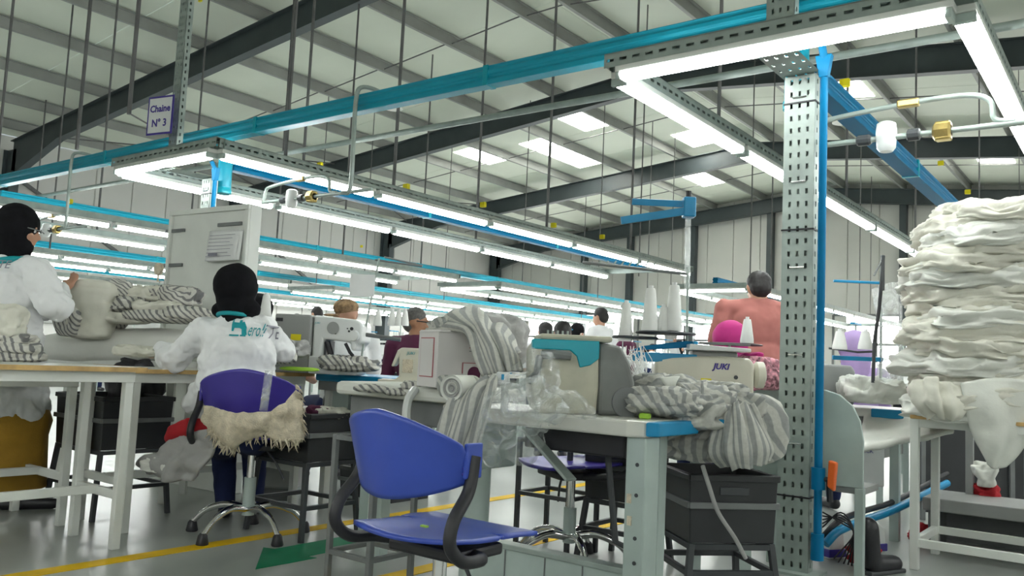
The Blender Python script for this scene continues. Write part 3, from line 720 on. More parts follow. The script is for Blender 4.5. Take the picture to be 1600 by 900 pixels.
# ironing style padded table
p = V(190, 545, D=5.2); t = thing('padded_table', 'white padded table piled with striped fabric behind the seated woman', 'table', (p.x, p.y, 0), YAW+.05)
lump('padded_top', 1.02, .48, .22, M['clothw'], 3, t, 60, 18, .04, rum=.004, loc=(0, 0, .79)).rotation_euler = (0, -.085, 0)
for sx in (-1, 1):
    for sy in (-1, 1): MB().box((sx*.38-.02, sy*.18-.02, 0), (sx*.38+.02, sy*.18+.02, .80)).build('leg', M['white'], t)
MB().box((-.40, -.2, .77), (.40, .2, .83)).build('sub_frame', M['white'], t)
PT = t
def put(name, label, cat, px_, py_, D, w, d, h, m, seed, rz=0, group=None, **k):
    """cloth piece whose centre shows at px, py"""
    p = V(px_, py_, D=D); o = lump(name, w, d, h, m, seed, None, loc=(p.x, p.y, p.z-h/2), rz=YAW+rz, **k)
    return tag(o, label, cat, group)
G1 = 'fabric heaped on the padded table'
put('fabric_piece', 'cream fabric bundle held upright between the standing woman and the heap', 'cloth', 143, 484, 4.95, .24, .22, .34, M['cloth'], 11, .2, G1, edge=.12, flat=.3, rum=.03, wf=5, layers=2)
put('fabric_piece', 'grey striped fabric standing behind the cream bundle', 'cloth', 178, 475, 5.15, .14, .25, .30, M['stripefine'], 12, .9, G1, flat=.35, rum=.02, uvs=1.2)
put('fabric_piece', 'striped bottom fold hanging beside the cream bundle', 'cloth', 112, 503, 4.9, .22, .12, .17, M['stripefine'], 13, -.5, G1, flat=.4, rum=.02)
put('fabric_piece', 'cream top layer of the fabric heap against the white panel', 'cloth', 232, 462, 5.2, .34, .3, .11, M['cloth'], 14, .1, G1, rum=.04, wf=9, layers=2, edge=.3)
put('fabric_piece', 'striped edge fold at the top right of the heap', 'cloth', 272, 466, 5.2, .24, .3, .13, M['stripefine'], 15, -.3, G1, rum=.035, wf=8, layers=3, edge=.3)
put('fabric_piece', 'crumpled striped layer in the middle of the heap', 'cloth', 218, 480, 5.1, .38, .3, .10, M['stripefine'], 16, .5, G1, rum=.04, wf=9, layers=3, edge=.3)
put('fabric_piece', 'cream flap hanging at the front of the heap', 'cloth', 247, 486, 5.0, .30, .24, .10, M['cloth'], 17, .2, G1, rum=.04, wf=8, edge=.35)
put('fabric_piece', 'cream corner at the bottom left of the heap', 'cloth', 205, 498, 5.0, .28, .24, .07, M['cloth'], 18, -.2, G1, rum=.03, wf=8, edge=.35)
put('fabric_piece', 'flat striped folded stack at the bottom of the heap', 'cloth', 252, 495, 4.95, .42, .25, .075, M['stripefine'], 19, .1, G1, rum=.015, wf=6, layers=4)
put('fabric_piece', 'striped folded stack nearest the seated woman', 'cloth', 292, 491, 4.95, .26, .25, .085, M['stripefine'], 20, .3, G1, rum=.015, wf=6, layers=4)
put('fabric_piece', 'small crumpled cream piece under the seated woman\'s hand', 'cloth', 212, 549, 4.45, .20, .16, .055, M['cloth'], 21, .3, None, rum=.03, wf=14, edge=.3)
put('fabric_piece', 'upper cream folds of the stack at the left edge', 'cloth', 2, 505, 4.0, .20, .22, .17, M['cloth'], 22, .3, 'stack at the left edge', rum=.03, wf=9, layers=3)
for k in range(3):
    put('fabric_piece', ['striped cloth just below the cream folds at the left edge', 'middle striped cloth of the stack at the left edge', 'bottom striped cloth of the stack at the left edge'][k], 'cloth', 10+k*4, 530+13*k, 4.0, .24+.02*k, .24, .062, M['stripefine'], 23+k, .2*k, 'stack at the left edge', rum=.025, wf=9, layers=3)
# ---- white panel cabinet
p = V(317, 470, D=5.7); t = thing('display_panel', 'tall white panel with hooks and hanging papers behind the seated woman', 'panel', (p.x, p.y, 0), radians(4))
hw = .42; ztop = 1.87
MB().box((-hw, 0, .0), (hw, .09, ztop)).build('body', M['white'], t, bevel=.004)
for a, b in (((-hw, -.02, ztop-.035), (hw, .0, ztop)), ((-hw, -.02, .3), (-hw+.03, 0, ztop-.035)), ((hw-.035, -.02, .3), (hw, 0, ztop-.035))): MB().box(a, b).build('frame_strip', M['white'], t, bevel=.003)
def onpanel(x, y):  # photo pixel to panel front
    q = V(x, y, D=5.7); d = V(x, y, D=6.5)-q; n = Vector((-sin(radians(4)), cos(radians(4)), 0)); k = (t.location-q).dot(n)/d.dot(n)
    return loc_in(t, q + d*k)
for (x0, y0, x1, y1) in ((261, 362, 290, 359), (342, 352, 379, 350), (258, 415, 286, 415)):
    a, b = onpanel(x0, y0), onpanel(x1, y1); MB().box((a.x, -.014, a.z-.012), (b.x, 0, a.z+.012)).build('hook_strip', M['grey'], t, bevel=.003)
a, b = onpanel(332, 362), onpanel(378, 408)
sh1 = thing('paper_sheet', 'printed paper sheets clipped to the white panel', 'paper', t.location, t.rotation_euler[2])
sheet('page', [[(a.x+(b.x-a.x)*u, -.02-.012*sin(v*3)-.03*v*u, a.z+(b.z-a.z)*v) for u in (0, .3, .6, 1)] for v in (0, .3, .6, 1)], M['paper'], sh1, 4, thick=.0015)
sheet('page', [[(a.x+.03+(b.x-a.x)*u, -.03-.02*v*v*(1-u)-.02*v, a.z-.01+(b.z-a.z)*v) for u in (0, .3, .6, 1)] for v in (0, .3, .6, .95)], M['paper'], sh1, 4, thick=.0015)
mb = MB()
for k in range(7):
    zz = a.z - .04 - k*.024; mb.box((a.x+.05, -.055-.004*k, zz), (b.x-.02-(k % 3)*.02, -.053-.004*k, zz+.003))
mb.build('print_lines', M['greyink'], sh1)
MB().box((a.x+.08, -.082, b.z+.03), (a.x+.17, -.079, b.z+.05)).build('print_block', M['greyink'], sh1)
q = onpanel(254, 421); tr = thing('tape_roll', 'small yellowish tape roll hanging on the white panel', 'tape', t.location, t.rotation_euler[2])
MB().lathe([(.018, -.012), (.042, -.012), (.042, .012), (.018, .012)], (q.x, -.03, q.z), 18, 'y').build('roll', M['fleece'], tr, 'auto')
MB().box((q.x-.01, -.032, q.z-.09), (q.x+.012, -.030, q.z-.03)).build('loose_end', M['fleece'], tr)

# ================================================================== PEOPLE
def hand(t, w, d, side=1, curl=.5, s=1.0):
    """prims of a hand: palm, four unequal bent fingers, thumb from the side. w wrist, d direction"""
    w = Vector(w); d = Vector(d).normalized(); lat = d.cross(Vector((0, 0, 1))).normalized()*side; dn = lat.cross(d).normalized()*(-side)
    P = [('c', w, w+d*.045*s, .026*s, .03*s), ('e', w+d*.055*s, (.036*s, .036*s, .02*s))]
    for k, L in enumerate((.066, .075, .070, .056)):
        b = w + d*.085*s + lat*(k-1.5)*.019*s; m_ = b + d*L*.55*s - dn*.012*curl*s; e = m_ + (d*(1-curl)*L*.5 - dn*curl*L*.5)*s
        P += [('c', b-d*.02*s, m_, .0095*s, .0088*s), ('c', m_, e, .0088*s, .0075*s)]
    b = w + d*.02*s - lat*.028*s; m_ = b + (d*.035-lat*.022)*s; P += [('c', b, m_, .012*s, .0105*s), ('c', m_, m_+(d*.03-dn*.008)*s, .0105*s, .009*s)]
    return P
def ring(c, r, rr, tilt=(0, 0), sy=1):
    return bez([(c[0]+r*cos(a*pi/6), c[1]+r*sy*sin(a*pi/6), c[2]+tilt[0]*cos(a*pi/6)+tilt[1]*sin(a*pi/6)) for a in range(13)], 2)
def face(t, c, look, upv, s=1.0, skin=None):
    """head prims with nose, ears, chin; c head centre, look direction"""
    c = Vector(c); l = Vector(look).normalized(); r = l.cross(Vector(upv)).normalized(); u = r.cross(l).normalized()
    def P(a, b, d): return c + (r*a + l*b + u*d)*s
    pr = [('e', P(0, -.012, .025), (.078*s, .088*s, .088*s)), ('e', P(0, .028, -.035), (.060*s, .062*s, .072*s)), ('c', P(0, .035, -.06), P(0, .062, -.082), .042*s, .026*s),
          ('c', P(0, .088, .005), P(0, .108, -.028), .008*s, .013*s), ('e', P(-.018, .09, -.03), (.01*s,)*3), ('e', P(.018, .09, -.03), (.01*s,)*3),
          ('c', P(-.035, .078, .022), P(.035, .078, .022), .013*s, .013*s), ('c', P(-.018, .088, -.058), P(.018, .088, -.058), .009*s, .009*s), ('c', P(-.014, .086, -.068), P(.014, .086, -.068), .009*s, .009*s)]
    for k in (-1, 1): pr += [('c', P(k*.076, -.005, .018), P(k*.078, -.008, -.028), .014*s, .010*s), ('e', P(k*.042, .062, -.022), (.022*s,)*3)]
    eyes = [P(k*.031, .078, .005) for k in (-1, 1)]
    return pr, eyes, (r, l, u)
def add_eyes(t, eyes, s=1.0):
    for e in eyes:
        MB().lathe([(.001, -.011*s), (.008*s, -.008*s), (.011*s, 0), (.008*s, .008*s), (.001, .011*s)], e, 10).build('eye', M['paper'], t, True)
def person(label, loc, rz, group=None): return thing('person', label, 'person', loc, rz, group)

# ---- seated woman in a white coat
D0 = 4.22
b0 = V(365, 806, D=D0); b0.z = 0
t = person('woman in white coat and black headscarf seated with her back turned', b0, YAW)
Jt = lambda x, y, D=D0: J(t, x, y, D)
hip = Jt(370, 672); chest = Jt(368, 545, D0+.06); neck = Jt(368, 497, D0+.08); head = Jt(368, 455, D0+.10)
shL, shR = Jt(322, 517, D0+.04), Jt(410, 514, D0+.10); elL = Jt(274, 560, D0+.10); wrL = Jt(243, 551, D0+.30); elR = Jt(442, 548, D0+.22); wrR = Jt(430, 560, D0+.42)
kL, kR = Jt(350, 700, D0+.42), Jt(398, 700, D0+.45); aL, aR = Jt(352, 785, D0+.40), Jt(396, 786, D0+.42)
look = Vector((-.42, .85, -.12)); fp, eyes, _ = face(t, head, look, (0, 0, 1))
body = [('c', hip, chest, .085, .085), ('c', chest, neck, .08, .05), ('c', neck, head, .05, .05), ('c', shL, elL, .042, .036), ('c', elL, wrL, .034, .026), ('c', shR, elR, .042, .036), ('c', elR, wrR, .034, .026),
        ('c', shL, shR, .045, .045), ('c', hip+Vector((-.08, 0, 0)), kL, .07, .05), ('c', hip+Vector((.08, 0, 0)), kR, .07, .05), ('c', kL, aL, .048, .036), ('c', kR, aR, .048, .036)]
body += fp + hand(t, wrL, (-.7, .6, -.1), 1, .4) + hand(t, wrR, (-.2, .9, -.1), -1, .4)
blob('body', body, M['skin'], t, .010, 4); add_eyes(t, eyes)
co = [('e', Jt(370, 560, D0+.03), (.192, .125, .20)), ('e', Jt(368, 525, D0+.06), (.165, .10, .10)), ('c', shL, shR, .075, .072), ('e', Jt(370, 610), (.20, .14, .17)), ('e', Jt(368, 660), (.205, .15, .12)),
      ('c', shL, elL, .078, .075), ('c', elL, Jt(250, 550, D0+.26), .078, .048), ('c', shR, elR, .074, .062), ('c', elR, wrR, .062, .045), ('c', Jt(300, 635, D0+.05), Jt(330, 600), .05, .09), ('c', neck+Vector((0, -.02, -.03)), chest, .07, .12)]
ct = blob('coat', co, M['coat'], t, .009, 6, .05, .10)
hj = [('e', head+Vector((0, -.005, .03)), (.112, .118, .115)), ('c', head, neck+Vector((.005, -.01, .015)), .105, .080), ('e', Jt(352, 485, D0+.14), (.07, .07, .05)), ('e', Jt(392, 484, D0+.08), (.05, .06, .05)), ('c', head+Vector((0, 0, -.02)), head+Vector((-.06, .07, -.06)), .075, .045)]
blob('headscarf', hj, M['hijab'], t, .010, 5, .012, .07)
MB().tube(ring(Jt(366, 494, D0+.07), .078, 0, (0, -.012)), .011, 8).build('collar', M['tealink'], t, True, label='teal collar')
tr = [('c', hip+Vector((-.08, 0, -.02)), kL, .10, .075), ('c', hip+Vector((.08, 0, -.02)), kR, .10, .075), ('c', kL, aL, .07, .055), ('c', kR, aR, .07, .055), ('e', hip, (.17, .13, .10))]
blob('trousers', tr, M['navy'], t, .012, 5, .015, .1)
for a in (aL, aR): blob('shoe', [('c', (a.x, a.y, .035), (a.x-.02, a.y+.13, .028), .036, .03), ('c', (a.x, a.y-.02, .035), (a.x, a.y, .06), .032, .035)], M['black'], t, .008, 3)
rs = sheet('waist_cloth', [[Jt(262, 672, D0-.02), Jt(290, 655, D0-.10), Jt(330, 655, D0-.13)], [Jt(258, 684, D0-.02), Jt(292, 672, D0-.12), Jt(330, 668, D0-.14)], [Jt(262, 692, D0), Jt(295, 683, D0-.08), Jt(332, 678, D0-.12)]], M['red'], t, 6, .012, 40, thick=.02, label='red cloth around her waist')
# logo on the back of the coat: letters and emblem following the back
from mathutils.bvhtree import BVHTree
def wrap(objs, shell):   # lay flat print on the coat's own surface
    dg = bpy.context.evaluated_depsgraph_get(); ev = shell.evaluated_get(dg); me = ev.to_mesh()
    bv = BVHTree.FromPolygons([v.co.copy() for v in me.vertices], [tuple(p.vertices) for p in me.polygons])
    for o in objs:
        ml = Matrix.Translation(o.location) @ o.rotation_euler.to_matrix().to_4x4() @ Matrix.Diagonal((*o.scale, 1))
        bm = bmesh.new(); bm.from_mesh(o.data); bmesh.ops.triangulate(bm, faces=bm.faces); bmesh.ops.subdivide_edges(bm, edges=[e_ for e_ in bm.edges if e_.calc_length() > .012], cuts=1)
        for v in bm.verts:
            c = ml @ v.co; h = bv.ray_cast(Vector((c.x, -1, c.z)), Vector((0, 1, 0)))
            v.co = Vector((c.x, (h[0].y if h[0] else c.y)-.004, c.z))
        bm.to_mesh(o.data); bm.free(); o.location = (0, 0, 0); o.rotation_euler = (0, 0, 0); o.scale = (1, 1, 1)
    ev.to_mesh_clear()
lg0 = Jt(351, 524, D0-.12)
em = MB()
for poly in ([(0, 0), (.052, 0), (.052, .006), (0, .006)], [(.002, .042), (.002, .052), (.03, .050), (.04, .055), (.05, .034), (.055, .006), (.040, .006), (.036, .026), (.030, .030), (.012, .030), (.010, .018), (.004, .018)], [(.002, .052), (.002, .062), (.006, .062), (.008, .052)], [(.026, .050), (.026, .06), (.034, .06), (.034, .05)]):
    em.add([(x*1.55, 0, z*1.35) for x, z in poly], [tuple(range(len(poly)))])
e = em.build('coat_emblem', M['tealink'], t); e.location = lg0; e['label'] = 'teal sewing machine emblem'
t1 = text('eroli', .092, M['tealink'], t, lg0+Vector((.085, 0, .004)), (pi/2, 0, 0), 'coat_lettering', .35, 0, align='LEFT')
t2 = text('TE', .09, M['greyink'], t, lg0+Vector((.165, 0, -.004)), (pi/2, 0, 0), 'coat_lettering', .35, 0, align='LEFT')
t1.scale = (.42, 1.05, 1); t2.scale = (.36, 1.05, 1)
wrap((e, t1, t2), ct)
# chair of the seated woman, with fleece
ch = chair('purple swivel chair with chrome star base under the seated woman', b0 + r0*.07, YAW+.04, .485, M['chairpurple'], 1.18)
def fl(x, y, D): return V(x, y, D=D)
D1 = D0-.32
fc = sheet('fleece_cover', [[fl(322, 634, D1+.10), fl(338, 638, D1+.02), fl(368, 646, D1-.04), fl(402, 646, D1-.04), (fl(440, 634, D1+.02)), fl(462, 610, D1+.12)],
    [fl(320, 646, D1+.10), fl(334, 652, D1+.01), fl(364, 658, D1-.06), fl(400, 660, D1-.06), fl(440, 645, D1), fl(468, 622, D1+.1)],
    [fl(322, 660, D1+.1), fl(338, 672, D1), fl(365, 670, D1-.06), fl(402, 668, D1-.06), fl(440, 668, D1), fl(470, 655, D1+.1)],
    [fl(330, 672, D1+.08), fl(345, 690, D1), fl(366, 700, D1-.03), fl(400, 680, D1-.03), fl(442, 690, D1), fl(472, 690, D1+.08)]], M['fleece'], None, 7, .014, 45, .03, 14, thick=.018, seed=4)
tag(fc, 'cream fleece cover with ragged edges hung over the purple chair back', 'cover')
random.seed(3)
fr = MB()
low = [(330, 672), (345, 690), (366, 700), (400, 680), (442, 690), (472, 690)]
for k in range(90):
    u = random.random()*4.99; i = int(u); x = low[i][0]+(low[i+1][0]-low[i][0])*(u-i); y = low[i][1]+(low[i+1][1]-low[i][1])*(u-i)
    a = fl(x, y-4, D1+random.uniform(-.03, .06)); L = random.uniform(.02, .065); dx = random.uniform(-.02, .02)
    fr.tube([a, a+Vector((dx, dx*.5, -L*.6)), a+Vector((dx*1.6, dx, -L))], [.006, .004, .001], 4)
for k in range(60):
    u = random.random(); a = fl(462+10*u*random.random(), 600+85*u, D1+.1); L = random.uniform(.015, .045)
    fr.tube([a, a+r0*L*.6+Vector((0, 0, -.01)), a+r0*L+Vector((0, 0, -.03))], [.006, .004, .001], 4)
o = fr.build('fringe', M['fleece'], fc, True); o['kind'] = 'stuff'
st = sheet('tape_strip', [[fl(414+ a*13 - k*3, 579+k*21, D1-.045-.0*k) for a in (0, 1)] for k in range(4)], M['film'], None, 3, thick=.001)
tag(st, 'clear tape strip stuck down the purple chair backrest', 'tape')
gc = sheet('hanging_cloth', [[fl(272, 682, D0-.05), fl(295, 676, D0-.12), fl(325, 670, D0-.15)], [fl(250, 705, D0-.02), fl(288, 708, D0-.12), fl(330, 700, D0-.16)], [fl(215, 722, D0+.02), fl(268, 728, D0-.1), fl(322, 722, D0-.15)], [fl(232, 738, D0+.02), fl(262, 750, D0-.08), fl(300, 752, D0-.12)]], M['greycloth'], None, 8, .02, 30, .03, 10, thick=.02, seed=8)
tag(gc, 'grey and cream cloth drooping from the left of the seated woman', 'cloth')
put('fabric_piece', 'cream rolled cloth end dangling below the red waist cloth', 'cloth', 255, 727, D0-.02, .19, .08, .07, M['clothw'], 31, -.1, rum=.03, wf=14, edge=.3)

# ---- standing woman at the left edge
D2 = 4.62
b1 = V(30, 797, Z=0); b1 = V(30, hor(30), D=D2); b1.z = 0
t = person('woman in white coat, black headscarf and mustard skirt standing at the left edge', b1, YAW)
Jt = lambda x, y, D=D2: J(t, x, y, D)
head = Jt(30, 358, D2); neck = Jt(22, 400); chest = Jt(16, 450); hip = Jt(18, 600)
shR = Jt(58, 425, D2-.10); elR = Jt(88, 482, D2-.12); wrR = Jt(95, 455, D2+.14); shF = Jt(5, 418, D2+.12); elF = Jt(50, 490, D2+.25); wrF = Jt(100, 470, D2+.25)
fp, eyes, (fr_, fl_, fu_) = face(t, head, (.92, .35, -.16), (0, 0, 1))
blob('body', [('c', hip, chest, .09, .09), ('c', chest, neck, .08, .05), ('c', neck, head, .05, .05), ('c', shR, elR, .05, .04), ('c', elR, wrR, .038, .027), ('c', shF, elF, .05, .04), ('c', elF, wrF, .038, .027),
    ('c', (-.13, -.02, .85), (-.10, 0, .09), .08, .04), ('c', (.0, .03, .85), (.04, .05, .09), .08, .04)] + fp + hand(t, wrR, (.2, .5, .5), 1, .6) + hand(t, wrF, (.6, .2, .3), -1, .6), M['skin'], t, .010, 4); add_eyes(t, eyes)
ct2 = blob('coat', [('e', Jt(20, 450), (.185, .14, .17)), ('e', Jt(14, 520), (.19, .14, .2)), ('e', Jt(14, 590), (.205, .16, .22)), ('c', Jt(12, 600), Jt(12, 640), .19, .215), ('c', shR, elR, .082, .078), ('c', elR, wrR, .078, .05), ('c', shF, elF, .08, .07), ('c', elF, wrF, .07, .045), ('c', shR, shF, .08, .08), ('c', neck, chest, .07, .14)], M['coat'], t, .011, 6, .05, .12)
sk = MB().lathe([(.19, .05), (.215, -.02), (.20, -.1), (.205, -.2), (.215, -.38), (.20, -.385)], tuple(Jt(14, 650)), 28).build('skirt', M['mustard'], t, True)
blob('headscarf', [('e', head+Vector((-.015, 0, .03)), (.115, .112, .115)), ('c', head+Vector((-.02, 0, 0)), neck+Vector((0, 0, .02)), .10, .085), ('c', head+Vector((0, 0, -.04)), head+Vector((.035, .0, -.10)), .07, .05)], M['hijab'], t, .010, 5, .01, .07)
MB().tube(ring(neck+Vector((0, 0, -.045)), .10, 0, (.02, -.01)), .018, 8).build('collar', M['tealink'], t, True, label='teal collar')
e0, e1 = eyes
MB().tube(bez([head+fr_*.08-fl_*.0+fu_*.01, head+fr_*.075+fl_*.07+fu_*.012, head+fr_*.04+fl_*.115+fu_*.01, head-fr_*.04+fl_*.115+fu_*.01], 4), .0035, 6).build('glasses', M['grey'], t)
for s in (-1, 1):
    a = Vector((.07*s, .03*(s+1), 0)); blob('shoe', [('c', (a.x, a.y, .035), (a.x+.14, a.y+.05, .03), .038, .032), ('c', (a.x, a.y, .04), (a.x, a.y, .10), .036, .034)], M['black'], t, .009, 3)
# skirt is long enough to show below the table; legs below
text('eroliTE', .06, M['greyink'], t, Jt(-12, 418, D2-.22), (pi/2, 0, 0), 'coat_lettering', .3)

def torso(label, px_, ytop, D, m, look, rz=0, hairm='hair', skin='skin', hs=1.0, arms='work', sit=True, cap=False, scarf=None, group=None, glasses=False, voxel=.012, wide=1.0, coatcol=None, nk=.165):
    """upright worker seen from the table up, standing or sitting behind it"""
    hc = V(px_, ytop, D=D); hz = hc.z - .125*hs   # head centre
    base = Vector((hc.x, hc.y, 0)); t = person(label, base, YAW+rz, group)
    H = hz; sh = H-nk; hp = sh-.48
    seat = hp
    pr, eyes, ax = face(t, (0, 0.02, H), look, (0, 0, 1), hs)
    SL_, SR_ = Vector((-.185*wide, 0, sh)), Vector((.185*wide, 0, sh))
    if arms == 'work': eL, eR, wL, wR = Vector((-.25, .08, sh-.26)), Vector((.25, .08, sh-.26)), Vector((-.12, .32, sh-.30)), Vector((.12, .32, sh-.30))
    else: eL, eR, wL, wR = Vector((-.24*wide, -.0, sh-.29)), Vector((.24*wide, .0, sh-.29)), Vector((-.18, .22, sh-.38)), Vector((.18, .22, sh-.38))
    if sit: kL, kR, aL, aR = Vector((-.12, .40, max(.48, hp))), Vector((.12, .40, max(.48, hp))), Vector((-.12, .42, .09)), Vector((.12, .42, .09))
    else: kL, kR, aL, aR = Vector((-.10, .02, hp*.52)), Vector((.10, .02, hp*.52)), Vector((-.10, 0, .09)), Vector((.10, 0, .09))
    P = [('c', (0, 0, hp), (0, 0, sh-.1), .085, .085), ('c', (0, 0, sh-.08), (0, .01, H-.1), .075, .055), ('c', (0, .01, H-.12), (0, .02, H), .062, .062)]
    for a, b, c, d in ((SL_, eL, wL, -1), (SR_, eR, wR, 1)):
        P += [('c', a, b, .044, .038), ('c', b, c, .037, .026)] + hand(t, c, (-.15*d, .9, -.1), -d, .5)
    for h_, k, a in ((Vector((-.09, 0, hp)), kL, aL), (Vector((.09, 0, hp)), kR, aR)): P += [('c', h_, k, .075, .052), ('c', k, a, .055, .038)]
    blob('body', P+pr, M[skin], t, voxel, 4); add_eyes(t, eyes, hs)
    top = [('e', (0, 0, sh-.12), (.17*wide, .115, .20)), ('e', (0, 0, hp+.1), (.165*wide, .125, .2)), ('c', SL_, SR_, .065, .065), ('c', (0, 0, sh+.02), (0, 0, sh-.1), .075, .12), ('c', (0, 0, sh+.02), SL_*.6+Vector((0, 0, sh*.4)), .07, .065), ('c', (0, 0, sh+.02), SR_*.6+Vector((0, 0, sh*.4)), .07, .065), ('c', SL_, SL_.lerp(eL, .8), .068, .062), ('c', SR_, SR_.lerp(eR, .8), .068, .062)]
    if scarf or coatcol: top += [('c', eL, wL, .06, .045), ('c', eR, wR, .06, .045)]
    blob('shirt', top, M[m], t, voxel+.001, 6, .02, .12)
    tr = [('c', (-.09, 0, hp), kL, .1, .07), ('c', (.09, 0, hp), kR, .1, .07), ('c', kL, aL, .066, .052), ('c', kR, aR, .066, .052), ('e', (0, 0, hp), (.15, .12, .1))]
    blob('trousers', tr, M['navy'], t, voxel+.002, 4)
    for a in (aL, aR): blob('shoe', [('c', (a.x, a.y-.02, .04), (a.x, a.y+.15, .035), .04, .035), ('c', (a.x, a.y, .04), (a.x, a.y, .09), .038, .04)], M['black'], t, .012, 2)
    r_, l_, u_ = ax; c = Vector((0, .02, H))
    if scarf:
        blob('headscarf', [('e', c-l_*.02+u_*.03, (.108*hs, .112*hs, .112*hs)), ('c', c-l_*.02, (0, .0, H-.15), .10, .09), ('c', c, c+l_*.03-u_*.11, .07, .06)], M[scarf], t, voxel, 4, .01, .08)
    elif cap:
        blob('cap', [('e', c-l_*.01+u_*.062, (.092*hs, .096*hs, .066*hs)), ('e', c+l_*.12+u_*.045, (.06*hs, .06*hs, .010*hs))], M['cap'], t, .009, 3)
    else:
        blob('hair', [('e', c-l_*.022+u_*.045, (.087*hs, .090*hs, .083*hs)), ('e', c-l_*.045+u_*.0, (.078*hs, .068*hs, .08*hs))], M[hairm], t, .010, 3, .008, .02)
    if glasses:
        mb = MB(); mb.tube([c+r_*.083*hs-l_*.0+u_*.015, c+r_*.078*hs+l_*.09+u_*.012, c-r_*.078*hs+l_*.09+u_*.012, c-r_*.083*hs+u_*.015], .005, 6)
        for k in (-1, 1): mb.lathe([(.018, -.002), (.022, 0), (.018, .003)], tuple(c+r_*.032*k*hs+l_*.1+u_*.005), 10, 'y')
        mb.build('glasses', M['black'], t)
    return t
torso('man with dark hair in a salmon T-shirt standing with his back turned', 1187, 424, 6.0, 'pink', (-.05, 1, -.25), 0, sit=False, arms='x', wide=1.3, voxel=.011, nk=.145)
torso('man in maroon shirt with glasses and short grey hair beside the cream machine', 652, 480, 6.6, 'maroon', (.95, .35, -.05), -.35, 'greyhair', 'skindark', sit=True, arms='x', glasses=True)
torso('man in a white shirt and camouflage cap bending over the white machine', 545, 467, 6.0, 'coat', (-.92, -.25, -.35), .5, 'hair', 'skin', cap=True, sit=True)
torso('woman in a bright magenta headscarf in front of the salmon shirt', 1143, 505, 5.0, 'magenta', (-.3, 1, -.5), .1, scarf='magenta')
torso('woman in a lilac headscarf and top seated behind the right machine', 1337, 520, 5.6, 'purple', (-.5, .8, -.4), .2, scarf='purple')
torso('worker in black headscarf partly hidden behind the seated woman', 405, 462, 6.4, 'coat', (-.2, 1, -.3), 0, scarf='hijab')
torso('dark-haired worker on the left of the pair behind the teal machine', 853, 503, 9.8, 'coat', (0, 1, -.2), 0)
torso('dark-haired worker on the right of the pair behind the teal machine', 880, 502, 8.0, 'coat', (0, 1, -.2), .1)

# ================================================================== MACHINES AND TABLES, CENTRE AND RIGHT
# ---- white table with blue corner
P0 = V(1004, 658, D=2.78); TZ = .745
t = thing('sewing_table', 'white sewing table with a blue end corner and pale legs in the foreground', 'table', (P0.x, P0.y, 0), 0)
MB().prism([(-.88, 0), (-.06, 0), (.0, .03), (.0, .36), (-.05, .42), (-.88, .42)], TZ-.055, TZ, 'xy').build('tabletop', M['tabletop'], t, bevel=.008)
MB().prism([(.003, .015), (.035, .05), (.035, .36), (.003, .40)], TZ-.05, TZ-.001, 'xy').build('blue_end', M['blueedge'], t, bevel=.006)
MB().box((-.075, .03, 0), (-.0, .13, TZ-.055)).build('leg', M['greenwhite'], t, bevel=.006)
MB().box((-.14, .30, 0), (-.085, .36, TZ-.055)).build('leg', M['greenwhite'], t, bevel=.006)
MB().tube([(-.78, .12, 0), (-.78, .12, .52)], .05, 20).build('pedestal', M['greenwhite'], t, 'auto')
MB().box((-.83, .02, .5), (-.73, .30, TZ-.055)).build('pedestal_head', M['greenwhite'], t, bevel=.01)
MB().box((-.78, .08, .02), (-.08, .115, .225)).build('foot_panel', M['greenwhite'], t, bevel=.004)
MB().box((-.78, .07, .225), (-.08, .13, .245)).build('panel_rail', M['galv'], t, bevel=.004)
for x in (-.6, -.42, -.26): MB().box((x, .076, .03), (x+.004, .081, .222)).build('panel_joint', M['grey'], t)
for z in (.28, .36, .5, .6): MB().tube([(-.03, .028, z), (-.03, .035, z)], .007, 8).build('bolt', M['dark'], t)
for dx, dz in ((.0, .0), (-.035, .24)): MB().box((-.06+dx*.1, .024, .40+dz*.3), (-.045+dx*.1, .031, .43+dz*.3)).build('wear_mark', M['fleece'], t)
MB().box((-.55, .1, TZ-.14), (-.12, .3, TZ-.056)).build('drawer_box', M['black'], t, bevel=.008)
MB().bar((-.52, .07, TZ-.07), (-.30, .05, TZ-.23), .012, .06, (0, 1, 0)).build('knee_lift_strap', M['galv'], t, bevel=.004)
MB().tube([(-.25, .2, TZ-.1), (-.2, .2, .3), (-.1, .2, .27)], .012, 8).build('treadle_rod', M['dark'], t)
FT = t
# lime clip on table
q = V(1008, 644, D=2.95); o = MB().box((-.02, -.012, 0), (.02, .012, .02)).build('lime_clip', M['neon'], None, bevel=.006); o.location = (q.x, q.y, TZ); tag(o, 'small lime green clip on the corner of the white sewing table', 'clip')

def atable(x, y, D, z): q = V(x, y, D=D); q.z = z; return q
# ---- teal-trimmed industrial machine, seen from its end, wrapped partly in film
q = atable(902, 640, 3.02, TZ); t = thing('sewing_machine', 'dusty cream sewing machine end with teal trim and grey side cover', 'machine', q, YAW+radians(4))
w1, w2, h1 = -.165, .07, .262
MB().prism([(w1+.02, 0), (w2, 0), (w2+.005, .10), (w2, h1), (w1+.02, h1), (w1-.005, h1-.03), (w1, .06)], 0, .26).build('body', M['dusty'], t, bevel=.014, seg=3)
MB().prism([(w2+.002, 0), (w2+.135, 0), (w2+.14, .12), (w2+.12, .19), (w2+.085, h1-.01), (w2+.002, h1)], .012, .27).build('side_cover', M['dirtygrey'], t, bevel=.018, seg=3)
MB().prism([(w1-.006, h1-.035), (w2-.105, h1-.035), (w2-.08, h1-.055), (w2-.068, h1-.095), (w2-.03, h1-.085), (w2+.001, h1-.06), (w2+.001, h1+.003), (w1-.006, h1+.001)], -.006, .05).build('teal_trim', M['teal'], t, bevel=.004)
